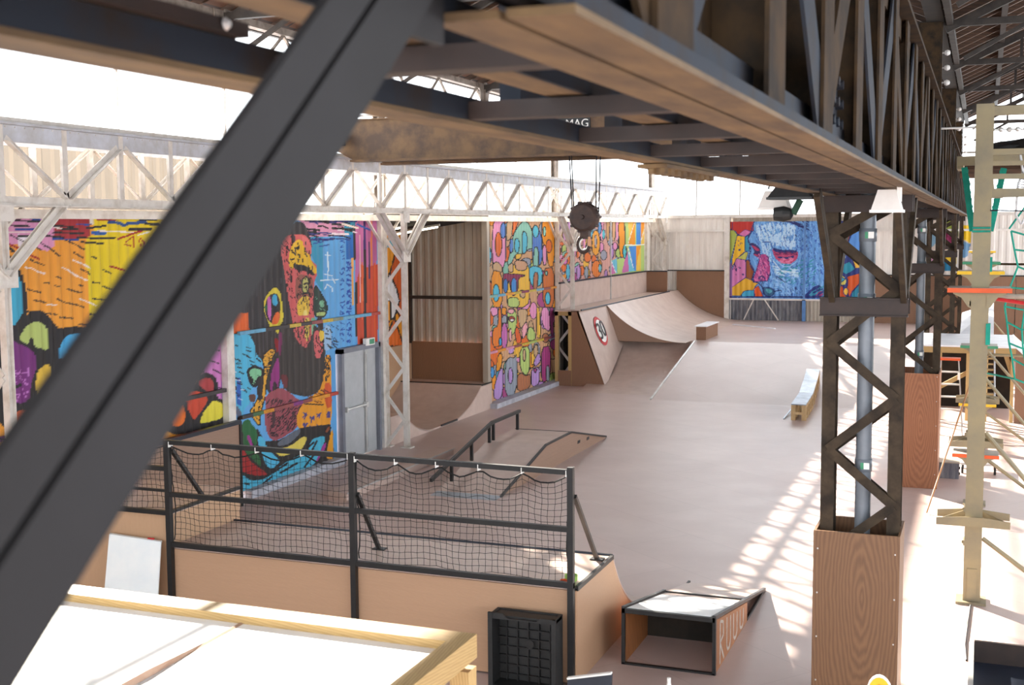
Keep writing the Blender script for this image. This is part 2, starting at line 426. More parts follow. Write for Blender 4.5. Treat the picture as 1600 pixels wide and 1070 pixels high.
BLK = (38, 34, 36)
def mural_a(P):
    m = Paint(P, (236, 158, 52))
    m.view(0, 330, 5.633)
    m.poly([(830, -30), (830, 200), (760, 240), (745, 400), (775, 560), (790, 1040), (1700, 1100), (2100, -40)], (230, 202, 24), smooth=0)
    m.poly([(-200, -30), (482, -30), (490, 300), (420, 350), (330, 330), (160, 290), (-100, 280)], (224, 154, 194), smooth=0)
    m.poly([(480, 20), (790, 20), (790, 220), (700, 245), (470, 245)], (168, 46, 52), smooth=0)
    m.poly([(160, 200), (290, 230), (230, 310), (160, 310)], (236, 226, 236), smooth=0)
    m.poly([(790, 50), (832, 50), (828, 120), (795, 120)], (232, 222, 214), smooth=0)
    m.poly([(805, 170), (935, 180), (935, 215), (805, 205)], (44, 92, 166), smooth=0)
    for a in (((0, 75), (90, 80), (230, 85), (370, 90)), ((0, 120), (120, 125), (250, 132)), ((160, 220), (280, 215), (450, 220), (560, 230)), ((470, 190), (600, 190), (730, 195)), ((680, 235), (800, 235), (1010, 235)), ((715, 270), (820, 278), (910, 285)), ((470, 130), (640, 135)), ((540, 155), (680, 158)), ((760, 150), (930, 128)), ((500, 35), (640, 40), (800, 30))):
        m.line(a, BLK, 3.2)
    m.line([(0, 38), (210, 38), (430, 28)], BLK, 6)
    m.line([(510, 28), (840, 28)], (60, 48, 52), 5)
    for a in (((95, 210), (215, 270)), ((290, 305), (360, 338)), ((335, 260), (390, 300), (440, 325)), ((440, 325), (525, 395)), ((570, 250), (670, 295), (750, 342)), ((650, 365), (730, 408)), ((265, 420), (300, 445), (380, 470)), ((715, 510), (775, 535), (790, 555)), ((85, 655), (190, 675)), ((240, 685), (300, 702), (355, 715)), ((380, 625), (430, 632)), ((480, 655), (525, 662)), ((600, 685), (660, 705), (718, 715)), ((695, 650), (730, 655)), ((295, 785), (350, 790), (410, 808)), ((505, 770), (560, 800), (680, 825), (740, 845)), ((175, 885), (210, 885)), ((240, 882), (340, 882)), ((415, 895), (450, 905)), ((470, 905), (500, 908)), ((525, 932), (640, 942)), ((695, 992), (770, 1000)), ((815, 770), (940, 780)), ((905, 660), (985, 688)), ((910, 515), (980, 548)), ((810, 400), (850, 415)), ((815, 625), (875, 632)), ((790, 905), (850, 912)), ((505, 575), (540, 590))):
        m.line(a, BLK, 2.2)
    m.line([(0, 265), (60, 305), (120, 352)], BLK, 5)
    for a in (((220, 495), (270, 500), (330, 530), (395, 550)), ((550, 495), (580, 505), (660, 560), (765, 610)), ((640, 428), (720, 460), (795, 500)), ((700, 770), (780, 800), (850, 832)), ((0, 185), (300, 185)), ((470, 145), (540, 150)), ((860, 172), (1180, 185)), ((410, 820), (500, 825))):
        m.line(a, (240, 226, 220), 2)
    for a in (((90, 290), (160, 325)), ((235, 370), (345, 420)), ((970, 485), (1100, 520)), ((860, 75), (1020, 78)), ((1040, 245), (1250, 170)), ((1160, 55), (1290, 55))):
        m.line(a, (168, 34, 34), 3)
    for a in (((275, 65), (355, 70)), ((135, 158), (305, 160)), ((470, 245), (690, 250)), ((680, 115), (800, 115))):
        m.line(a, (38, 70, 150), 3)
    for a in (((955, 100), (1010, 100)), ((1030, 100), (1100, 125)), ((1120, 110), (1280, 95))):
        m.line(a, (44, 80, 140), 5)
    for a in (((1140, 160), (1330, 155)), ((1240, 75), (1380, 75)), ((1280, 110), (1400, 115))):
        m.line(a, BLK, 4)
    m.line([(1215, 210), (1320, 180)], (240, 236, 226), 2)
    for a in (((1090, 245), (1095, 290), (1150, 305)), ((1110, 270), (1160, 230)), ((1180, 220), (1180, 320)), ((1220, 250), (1250, 330)), ((1230, 235), (1270, 270), (1265, 320))):
        m.line(a, (168, 40, 30), 1.8)
    # large outlined shapes
    m.poly([(-120, 300), (0, 320), (60, 360), (130, 440), (190, 540), (225, 650), (242, 780), (236, 940), (215, 1000), (150, 1100), (-120, 1100)], BLK)
    m.poly([(-120, 400), (0, 400), (40, 410), (65, 440), (110, 500), (160, 560), (185, 640), (202, 720), (200, 900), (160, 960), (115, 1035), (60, 985), (-60, 930), (-120, 900)], (66, 172, 206))
    m.view(0, 500, 5.633)
    m.poly([(-60, 20), (60, 10), (150, 60), (240, -60), (340, -95), (420, -50), (470, 20), (520, 80), (640, 50), (780, 70), (1000, 200), (1300, 400), (1300, 1100), (-60, 1100)], BLK)
    m.poly([(165, 155), (215, 75), (270, 25), (340, 12), (395, 40), (420, 100), (432, 180), (418, 268), (350, 245), (300, 232), (297, 178), (280, 152), (255, 170), (250, 212), (200, 195)], (182, 198, 112))
    m.poly([(20, 190), (110, 178), (180, 215), (250, 240), (310, 300), (322, 380), (310, 460), (272, 560), (262, 725), (70, 738), (20, 400)], (122, 46, 122))
    m.poly([(318, 480), (360, 420), (410, 383), (452, 410), (450, 520), (340, 680), (312, 590)], (224, 184, 64))
    m.poly([(520, 330), (520, 260), (550, 180), (600, 130), (700, 113), (820, 150), (860, 260), (700, 380), (560, 345)], (70, 166, 216))
    m.poly([(20, 65), (80, 70), (90, 110), (60, 150), (20, 150)], (172, 28, 34))
    m.poly([(60, 840), (240, 775), (330, 860), (240, 1010), (60, 1100)], (206, 92, 36))
    m.oval(640, 560, 130, 170, (232, 140, 40), 0); m.oval(900, 520, 120, 150, (70, 166, 216)); m.oval(840, 860, 150, 190, (226, 208, 60)); m.oval(520, 880, 120, 150, (168, 52, 60)); m.oval(1130, 600, 110, 190, (200, 120, 186))
    for a in (((90, 430), (80, 500)), ((65, 505), (130, 500)), ((75, 540), (145, 545)), ((125, 465), (235, 462)), ((155, 420), (160, 520)), ((130, 440), (185, 500)), ((185, 440), (130, 500)), ((250, 420), (255, 490)), ((180, 510), (230, 570), (240, 640)), ((215, 520), (255, 600)), ((195, 600), (230, 690)), ((115, 655), (175, 650), (150, 715), (115, 655))):
        m.line(a, (196, 122, 196), 1.3)
    m.line([(75, 620), (180, 570)], BLK, 5)
    m.view(260, 500, 5.633)
    m.poly([(250, 600), (520, -40), (560, -60), (560, 720), (430, 720)], (204, 124, 188), smooth=0)
    m.poly([(490, 100), (528, 60), (528, 720), (490, 700)], (56, 104, 190), smooth=0)
    m.poly([(430, -20), (560, -300), (560, 90), (520, 140)], (224, 104, 44), smooth=0)
    m.poly([(-60, 1010), (60, 800), (160, 640), (200, 590), (260, 560), (290, 490), (345, 455), (430, 490), (465, 600), (440, 680), (530, 710), (540, 1000)], BLK)
    m.poly([(270, 550), (330, 505), (400, 515), (425, 580), (402, 655), (330, 612)], (172, 62, 64))
    m.poly([(165, 660), (230, 620), (300, 630), (375, 690), (330, 770), (280, 840), (240, 885), (200, 800), (180, 740)], (202, 72, 46))
    m.poly([(38, 890), (80, 790), (130, 720), (165, 790), (168, 880), (130, 930), (60, 935)], (228, 112, 38))
    m.poly([(288, 920), (310, 840), (370, 750), (420, 700), (508, 740), (514, 860)], (228, 212, 64))
    for a in (((415, 260), (465, 268)), ((350, 342), (460, 382)), ((410, 435), (480, 470)), ((300, 455), (330, 458)), ((465, 595), (490, 605))):
        m.line(a, BLK, 2)
    return m.c
def mural_b(P):
    m = Paint(P, (100, 168, 222))
    m.view(400, 330, 5.35)
    m.poly([(440, 200), (560, 200), (560, 680), (480, 560), (490, 430), (455, 350)], (62, 152, 188), smooth=0)
    m.poly([(250, 30), (740, 30), (740, 210), (440, 215), (400, 100)], (208, 144, 174), smooth=0)
    m.poly([(730, 30), (832, 30), (832, 190), (740, 205)], (52, 142, 172), smooth=0)
    m.poly([(750, 215), (832, 180), (832, 390), (755, 405)], (38, 104, 180), smooth=0)
    m.poly([(830, 30), (1010, 30), (1010, 450), (900, 490), (830, 620)], (190, 104, 154), smooth=0)
    m.poly([(838, 600), (880, 440), (920, 470), (1020, 440), (1020, 1120), (850, 1120)], (198, 72, 42), smooth=0)
    m.poly([(798, 390), (815, 390), (818, 780), (805, 790)], (232, 170, 90), smooth=0)
    for x, y0, y1, c, w in ((820, 130, 400, BLK, 3), (905, 90, 560, (70, 50, 110), 3), (910, 330, 1060, BLK, 4), (868, 200, 760, (232, 190, 190), 1.6), (945, 260, 560, (60, 50, 96), 2.4), (965, 60, 450, (226, 130, 60), 2), (835, 600, 1040, BLK, 3.4), (990, 440, 1060, (226, 96, 50), 2.4), (886, 430, 900, (226, 110, 60), 2.2)):
        m.line([(x, y0), (x+4, y1)], c, w)
    for i in range(26):
        x = m.rnd.uniform(330, 700); y = m.rnd.uniform(60, 240); L = m.rnd.uniform(60, 200)
        m.line([(x, y), (x+L/2, y+m.rnd.uniform(-8, 12)), (x+L, y+m.rnd.uniform(-5, 25))], m.rnd.choice((BLK, BLK, BLK, (40, 50, 120), (60, 60, 120), (236, 220, 226))), m.rnd.uniform(1.6, 4))
    m.line([(420, 70), (520, 65), (600, 90)], BLK, 6); m.line([(850, 110), (950, 155)], (40, 90, 170), 3); m.line([(720, 105), (850, 140)], (232, 214, 200), 3)
    m.line([(480, 270), (560, 255)], (50, 90, 160), 2); m.line([(530, 295), (610, 280)], (50, 90, 160), 2)
    for a in (((600, 340), (605, 500)), ((580, 365), (620, 370)), ((570, 525), (635, 540)), ((540, 578), (690, 570)), ((600, 500), (598, 570)), ((640, 560), (660, 600)), ((575, 650), (595, 610), (635, 640), (640, 670))):
        m.line(a, (214, 232, 240), 1.6)
    for y in range(230, 1060, 46):
        if y < 400 or y > 420: m.scribble(700, y, 42, 36, (40, 80, 166), 1.3, 2)
        if y > 410: m.scribble(755, y, 45, 40, (36, 76, 166), 1.6, 3)
    m.hatch([(560, 960), (690, 940), (690, 1120), (570, 1120)], (40, 60, 110), 16, 5, .5, 1.4)
    # hair, ear and face in profile
    m.poly([(290, 120), (340, 85), (400, 95), (450, 200), (470, 300), (330, 350), (330, 1120), (-280, 1120), (-280, 900), (-140, 620), (0, 500), (120, 380), (190, 240)], (52, 48, 50), smooth=0)
    for x in range(-200, 260, 34): m.line([(x, 560), (x+6, 1110)], (70, 66, 70), 1.2)
    m.poly([(205, 300), (230, 220), (280, 195), (400, 190), (450, 240), (466, 330), (455, 400), (480, 430), (508, 450), (512, 530), (490, 570), (486, 620), (482, 700), (492, 880), (472, 930), (470, 1000), (440, 1110), (322, 1110), (310, 950), (290, 840), (250, 600), (235, 500)], (208, 98, 98))
    m.poly([(330, 240), (385, 240), (400, 300), (440, 340), (470, 430), (510, 480), (506, 530), (460, 500), (420, 460), (340, 450), (300, 490), (270, 450), (280, 330)], (228, 184, 44))
    m.poly([(380, 200), (440, 230), (466, 300), (460, 380), (410, 330), (390, 260)], (218, 114, 114))
    m.poly([(285, 190), (330, 200), (330, 250), (300, 280)], (60, 40, 44))
    m.hatch([(210, 260), (280, 230), (320, 330), (300, 600), (320, 900), (300, 800), (250, 560)], (52, 36, 40), 60, 4, 1.2, 1.2)
    m.hatch([(300, 260), (420, 260), (480, 440), (300, 440)], (40, 32, 34), 22, 5, 1.4, 1.8)
    m.poly([(305, 440), (410, 450), (482, 505), (482, 545), (420, 500), (330, 492)], BLK)
    m.hatch([(310, 440), (480, 470), (480, 540), (310, 490)], BLK, 20, 6, 1.3, 2)
    m.poly([(330, 520), (480, 545), (480, 700), (420, 740), (330, 760)], (150, 88, 76))
    m.poly([(382, 570), (425, 540), (446, 600), (432, 690), (390, 690)], (182, 178, 104), 1.8)
    m.line([(390, 690), (440, 680), (460, 720)], BLK, 3); m.line([(400, 610), (430, 600)], BLK, 2.2); m.line([(440, 560), (465, 640)], BLK, 2)
    m.poly([(340, 760), (400, 700), (452, 720), (446, 860), (400, 915), (350, 880)], (224, 186, 66))
    m.poly([(390, 830), (430, 820), (430, 950), (400, 1000)], (224, 206, 120))
    m.hatch([(330, 520), (480, 560), (480, 900), (320, 920)], (44, 34, 36), 70, 4, 1.3, 1.2)
    m.poly([(285, 530), (305, 540), (300, 600), (285, 590)], BLK)
    m.poly([(488, 600), (550, 690), (597, 780), (597, 840), (562, 892), (490, 884), (480, 780)], (44, 62, 54), 1.5)
    m.poly([(500, 850), (540, 835), (585, 840), (580, 875), (500, 880)], (174, 192, 118), 1.2)
    m.poly([(525, 760), (555, 735), (575, 800), (540, 805)], (126, 188, 148)); m.hatch([(500, 700), (580, 760), (580, 840), (500, 840)], (110, 160, 130), 12, 4, 1, 1.1)
    m.poly([(470, 880), (502, 900), (500, 960), (465, 1110), (450, 1000)], (122, 182, 142)); m.poly([(505, 885), (560, 885), (565, 1000), (520, 1000)], (56, 40, 42))
    m.poly([(480, 1020), (530, 990), (525, 1110), (480, 1110)], (204, 100, 98)); m.poly([(530, 1000), (570, 1010), (572, 1110), (530, 1110)], (224, 186, 60))
    m.poly([(60, 760), (90, 690), (160, 620), (210, 680), (222, 780), (238, 900), (200, 960), (190, 1035), (110, 1015), (110, 950), (70, 860)], (218, 198, 62), 1.2)
    m.poly([(80, 760), (110, 700), (170, 680), (200, 740), (205, 830), (180, 935), (110, 935), (75, 850)], (46, 40, 42))
    m.poly([(92, 720), (122, 708), (132, 850), (115, 925), (95, 850)], (198, 104, 172)); m.poly([(135, 700), (176, 694), (182, 792), (135, 782)], (72, 168, 208)); m.poly([(140, 890), (180, 830), (207, 870), (182, 944), (130, 948)], (222, 102, 42)); m.poly([(70, 790), (95, 780), (95, 840), (75, 830)], (40, 100, 60))
    m.view(360, 500, 5.35)
    m.poly([(-20, -60), (150, -60), (156, 85), (30, 115), (-20, 115)], (226, 102, 42), smooth=0)
    m.poly([(-10, 120), (150, 105), (205, 200), (215, 290), (275, 340), (275, 372), (180, 382), (140, 420), (150, 520), (192, 570), (150, 620), (168, 690), (112, 750), (95, 830), (-10, 660)], (84, 182, 218))
    m.poly([(50, 480), (86, 480), (90, 720), (55, 700)], (52, 104, 190), smooth=0)
    m.hatch([(20, 160), (200, 170), (240, 340), (130, 640), (30, 640)], BLK, 26, 7, .45, 1.8, .3)
    m.hatch([(20, 380), (120, 380), (120, 700), (30, 660)], (200, 220, 240), 5, 7, .2, 1.2, .2)
    m.poly([(152, 90), (420, 50), (430, 560), (330, 620), (290, 560), (280, 400), (262, 330), (215, 290), (205, 200)], (52, 46, 46))
    for x in range(170, 400, 34): m.line([(x, 100), (x+8, 300)], (74, 68, 72), 1.2)
    m.poly([(400, 60), (790, 40), (795, 300), (782, 500), (742, 600), (640, 645), (500, 615), (430, 545), (395, 300)], (56, 50, 48))
    for x in range(440, 790, 50): m.line([(x, 60), (x+4, 600)], (74, 66, 62), 2.2)
    m.poly([(520, -40), (692, -40), (692, 100), (640, 250), (560, 180), (530, 100)], (206, 98, 98)); m.hatch([(520, 0), (690, 0), (690, 150), (640, 280), (550, 200)], (56, 44, 44), 60, 5, 1.5, 1.4, .3)
    m.poly([(620, -20), (665, -20), (660, 130), (640, 190), (622, 120)], (224, 196, 90)); m.hatch([(610, 0), (670, 0), (650, 200)], (60, 44, 40), 20, 5, 1.5, 1.2, .3)
    m.poly([(672, -20), (700, -20), (690, 110), (675, 140)], (122, 182, 142))
    m.poly([(700, 95), (742, 80), (772, 230), (760, 312), (710, 322), (695, 200)], (208, 100, 102)); m.hatch([(700, 100), (760, 100), (765, 310), (705, 320)], (46, 36, 36), 24, 4, 1.4, 1.6)
    m.poly([(740, 85), (782, 90), (788, 150), (750, 186)], (228, 194, 74))
    m.poly([(786, 30), (845, 60), (845, 235), (800, 260), (782, 240)], (156, 190, 222)); m.hatch([(790, 60), (880, 60), (880, 240), (790, 250)], BLK, 8, 7, .6, 2)
    m.poly([(145, 420), (190, 388), (272, 410), (272, 472), (232, 482), (216, 552), (180, 547), (155, 480)], (132, 196, 152), 4)
    m.hatch([(160, 420), (260, 420), (230, 540), (180, 520)], BLK, 6, 6, .8, 2)
    m.poly([(268, 300), (340, 232), (382, 260), (352, 310), (332, 400), (302, 510), (297, 560), (292, 640), (252, 780), (250, 905), (155, 770), (200, 710), (230, 650), (270, 560), (280, 420)], (224, 164, 52), 1.5)
    m.hatch([(290, 290), (370, 250), (310, 480), (280, 480)], BLK, 40, 4, .2, 1.1); m.hatch([(200, 700), (280, 620), (250, 880), (180, 780)], BLK, 26, 4, 1.2, 1.3)
    m.poly([(230, 480), (285, 460), (262, 660), (240, 700), (220, 600)], (50, 42, 40)); m.poly([(150, 620), (215, 620), (205, 690), (160, 680)], (96, 64, 56))
    m.poly([(405, 300), (412, 540), (352, 612), (328, 570), (340, 440), (380, 340)], (144, 48, 120)); m.poly([(362, 500), (392, 540), (380, 610), (350, 600)], (50, 36, 44))
    m.poly([(362, 150), (402, 150), (402, 260), (385, 270)], (140, 28, 34)); m.poly([(402, 100), (430, 100), (425, 300), (402, 290)], (120, 44, 90))
    m.poly([(300, 620), (420, 560), (490, 600), (560, 660), (625, 680), (600, 780), (560, 905), (400, 1005), (340, 1005), (288, 900), (288, 720)], (154, 78, 88))
    m.hatch([(300, 640), (600, 690), (560, 900), (340, 990)], (56, 36, 42), 190, 6, 2.2, 1.3, .3); m.poly([(340, 760), (378, 760), (370, 900), (345, 900)], (70, 44, 50))
    m.poly([(415, 450), (480, 460), (480, 570), (440, 560)], (104, 44, 48))
    m.poly([(790, 290), (842, 290), (852, 900), (760, 905), (640, 955), (600, 930), (556, 880), (556, 780), (640, 650), (742, 600), (782, 480)], (228, 154, 38))
    m.poly([(778, 530), (842, 518), (852, 720), (800, 745)], (208, 88, 44)); m.hatch([(640, 640), (790, 560), (830, 640), (700, 740)], (96, 40, 34), 16, 8, .5, 1.4, .3); m.hatch([(790, 300), (840, 300), (820, 560), (785, 500)], BLK, 26, 5, 1.6, 1.6)
    for x, y in ((605, 770), (605, 860), (660, 800), (660, 880), (720, 770), (720, 870), (800, 760)): m.scribble(x, y, 40, 60, (74, 66, 130), 1.6, 4)
    m.line([(620, 700), (780, 708)], BLK, 2)
    m.poly([(110, 840), (160, 825), (180, 880), (232, 930), (225, 1060), (100, 1050), (88, 900)], (44, 104, 60)); m.poly([(50, 800), (100, 820), (90, 1060), (50, 1060)], (52, 38, 40))
    m.poly([(20, 710), (42, 716), (40, 812), (18, 812)], (226, 208, 90)); m.poly([(46, 700), (95, 770), (96, 805), (48, 810)], (96, 104, 126))
    m.view(365, 640, 6.69)
    m.poly([(30, 240), (250, 200), (330, 330), (470, 320), (700, 190), (1000, 150), (1045, 400), (1045, 560), (700, 760), (60, 930)], (46, 42, 42), smooth=0)
    m.poly([(90, 180), (200, 150), (250, 230), (240, 390), (190, 330), (110, 330)], (44, 104, 60)); m.poly([(90, 220), (200, 400), (285, 510), (292, 610), (200, 520), (110, 430)], (48, 98, 58)); m.poly([(130, 260), (175, 270), (215, 440), (185, 400)], (160, 60, 140))
    m.poly([(250, 290), (280, 268), (332, 320), (332, 380), (420, 470), (492, 540), (400, 625), (340, 580), (310, 500), (290, 430), (260, 380)], (84, 182, 218))
    m.poly([(460, 340), (690, 185), (704, 240), (580, 362), (460, 384)], (98, 104, 116)); m.poly([(600, 380), (720, 278), (775, 290), (735, 380), (700, 420), (620, 450), (500, 492), (440, 450), (425, 420)], (224, 202, 92))
    m.poly([(790, 370), (830, 300), (965, 268), (935, 380), (885, 480), (845, 575), (740, 630), (600, 690), (400, 770), (180, 830), (70, 890), (66, 680), (110, 690), (180, 745), (340, 725), (520, 562), (680, 480), (780, 440)], (78, 178, 208))
    for a in (((300, 780), (400, 700)), ((410, 660), (560, 560)), ((490, 660), (660, 560)), ((740, 600), (840, 470)), ((790, 480), (870, 330)), ((780, 390), (840, 340)), ((120, 770), (160, 780))): m.line(a, BLK, 3)
    m.poly([(56, 400), (110, 420), (160, 520), (240, 590), (330, 650), (365, 682), (250, 692), (120, 662), (56, 632)], (164, 42, 42))
    m.poly([(930, 370), (972, 336), (962, 400), (900, 500), (872, 545), (858, 540), (900, 450)], (168, 62, 144)); m.poly([(1000, 300), (1040, 170), (1045, 515), (980, 515), (968, 470)], (228, 158, 38)); m.poly([(945, 225), (1000, 150), (1015, 200), (975, 262)], (142, 78, 48), 3)
    return m.c
PAL_C = [(226, 148, 190), (232, 150, 40), (222, 110, 40), (84, 178, 208), (196, 160, 120), (186, 140, 200), (150, 156, 170), (230, 180, 60), (176, 196, 110), (170, 70, 130), (130, 190, 170)]
def mural_c(P):
    m = Paint(P, (206, 160, 120))
    m.view(750, 330, 7.13); L = 1.3
    m.cells((20, 60, 860, 2200), PAL_C, 130, 60, 100, 1.1)
    O, PK, TN, BL, TQ, LB, YL, LG, LV, GY, MG, BR = (232, 150, 34), (228, 152, 194), (200, 166, 126), (84, 128, 202), (138, 194, 178), (88, 188, 214), (234, 186, 66), (182, 204, 118), (184, 146, 206), (150, 158, 170), (168, 62, 124), (176, 112, 78)
    m.poly([(40, 60), (110, 60), (105, 330), (50, 330)], (226, 110, 40), L); m.poly([(130, 300), (160, 80), (290, 60), (290, 640), (140, 620)], PK, L); m.oval(205, 370, 38, 140, (220, 108, 36), L); m.oval(258, 215, 32, 88, BL, L)
    m.poly([(300, 80), (380, 80), (370, 250), (320, 330), (290, 320)], TN, L); m.poly([(370, 80), (440, 80), (400, 200), (350, 300)], (224, 112, 40), L)
    m.poly([(330, 480), (370, 260), (430, 160), (490, 100), (550, 140), (590, 260), (590, 420), (540, 420), (480, 480), (400, 470), (340, 600), (300, 590)], TQ, L); m.poly([(385, 310), (420, 300), (445, 350), (430, 470), (385, 450)], LB, L); m.poly([(470, 220), (510, 230), (530, 300), (520, 440), (490, 480), (470, 460)], LB, L); m.poly([(330, 320), (370, 300), (370, 440), (330, 480)], BL, L)
    m.poly([(590, 120), (690, 260), (700, 580), (590, 620), (580, 400)], BL, L); m.oval(620, 225, 34, 70, LB, L); m.poly([(600, 400), (650, 400), (650, 640), (590, 640)], TQ, L)
    m.poly([(690, 80), (830, 80), (830, 610), (760, 620), (740, 400), (690, 340)], O, L); m.oval(718, 225, 18, 55, TQ, L); m.oval(768, 390, 34, 75, (220, 110, 40), L); m.poly([(695, 380), (740, 380), (740, 600), (700, 600)], PK, L)
    m.poly([(700, 640), (830, 620), (830, 1070), (700, 1070)], (204, 112, 50), L); m.oval(755, 970, 30, 70, LB, L); m.oval(740, 690, 14, 28, TQ, L)
    m.poly([(130, 600), (190, 555), (250, 620), (240, 690), (160, 690)], TN, L); m.poly([(125, 650), (250, 680), (250, 1070), (130, 1070)], O, L); m.oval(180, 910, 36, 100, LB, L); m.oval(92, 490, 34, 110, LB, L)
    m.poly([(300, 660), (420, 560), (540, 560), (560, 900), (530, 1070), (300, 1070)], YL, L); m.poly([(310, 600), (370, 570), (370, 680), (320, 680)], TN, L); m.poly([(390, 480), (470, 470), (450, 530), (390, 540)], YL, L)
    m.poly([(380, 540), (530, 560), (520, 660), (400, 660)], (204, 158, 124), L)
    m.poly([(250, 700), (310, 690), (350, 700), (430, 700), (520, 715), (425, 740), (420, 900), (370, 950), (345, 900), (320, 740), (310, 880), (270, 900)], (140, 44, 84), L); m.oval(285, 830, 26, 80, (66, 120, 190), 1); m.oval(378, 830, 32, 90, (70, 140, 210), 1)
    m.poly([(540, 640), (600, 600), (700, 640), (690, 820), (600, 850), (560, 800)], LB, L); m.poly([(600, 680), (650, 680), (640, 860), (590, 880)], BR, L)
    m.poly([(310, 960), (430, 960), (440, 1070), (310, 1070)], LG, L); m.poly([(440, 880), (500, 880), (500, 970), (450, 960)], TN, L)
    m.view(750, 480, 6.685)
    m.poly([(100, 0), (190, 0), (180, 90), (130, 100)], PK, L); m.poly([(60, 90), (110, 60), (110, 210), (65, 210)], O, L); m.poly([(140, 90), (190, 80), (190, 200), (140, 190)], GY, L); m.poly([(190, 0), (225, 0), (225, 400), (130, 420), (130, 220), (190, 200)], (224, 124, 40), L)
    m.poly([(225, 0), (280, 0), (275, 80), (230, 80)], O, L); m.poly([(230, 90), (280, 80), (280, 170), (230, 180)], GY, L); m.oval(255, 300, 34, 140, (196, 110, 176), L); m.oval(213, 360, 16, 44, (60, 160, 210), L)
    m.poly([(285, 20), (360, 10), (390, 100), (370, 260), (320, 300), (290, 200)], LG, L); m.oval(325, 42, 34, 26, (234, 170, 180), L); m.poly([(300, 100), (340, 90), (370, 120), (340, 160), (305, 140)], (160, 60, 50), L); m.oval(335, 135, 20, 14, (236, 232, 230), 1); m.oval(316, 290, 14, 70, (234, 170, 180), L)
    m.poly([(390, 20), (500, 20), (490, 130), (460, 210), (420, 220), (400, 120)], TN, L); m.poly([(360, 230), (400, 200), (440, 360), (380, 390)], (222, 98, 44), L); m.poly([(430, 220), (490, 140), (500, 230), (450, 350)], (236, 168, 178), L); m.poly([(500, 220), (540, 200), (580, 270), (580, 340), (490, 350)], LG, L)
    m.poly([(590, 0), (620, 0), (640, 320), (590, 320)], YL, L); m.poly([(640, 0), (720, 0), (740, 270), (650, 200)], PK, L); m.poly([(720, 0), (775, 0), (770, 320), (740, 290)], (166, 72, 132), L); m.oval(685, 320, 36, 50, BR, L)
    m.poly([(65, 510), (110, 510), (110, 700), (80, 980), (65, 980)], (220, 140, 190), L); m.oval(128, 680, 22, 60, (70, 150, 210), L); m.poly([(190, 480), (240, 490), (220, 640), (160, 690)], O, L); m.poly([(160, 780), (210, 640), (245, 640), (235, 920), (190, 975), (135, 940)], LV, L)
    m.poly([(260, 600), (300, 520), (360, 530), (385, 480), (385, 900), (265, 940)], GY, L); m.oval(318, 715, 26, 84, LV, L); m.poly([(300, 430), (360, 420), (350, 480), (300, 490)], LV, L)
    m.poly([(415, 430), (520, 400), (520, 650), (480, 720), (420, 650)], LG, L); m.oval(462, 500, 16, 66, TN, L); m.poly([(540, 460), (600, 360), (610, 480), (560, 600), (535, 600)], YL, L); m.oval(585, 460, 24, 70, TN, L); m.poly([(560, 560), (620, 460), (640, 560), (570, 630)], LV, L)
    m.poly([(385, 720), (430, 680), (480, 720), (525, 690), (530, 840), (390, 890)], BR, L); m.poly([(535, 640), (625, 620), (620, 800), (560, 835), (535, 800)], LV, L); m.poly([(640, 420), (740, 400), (735, 740), (640, 800)], MG, L); m.poly([(690, 620), (720, 600), (730, 760), (695, 780)], GY, L)
    m.poly([(555, 640), (600, 640), (575, 695)], MG, L)
    return m.c
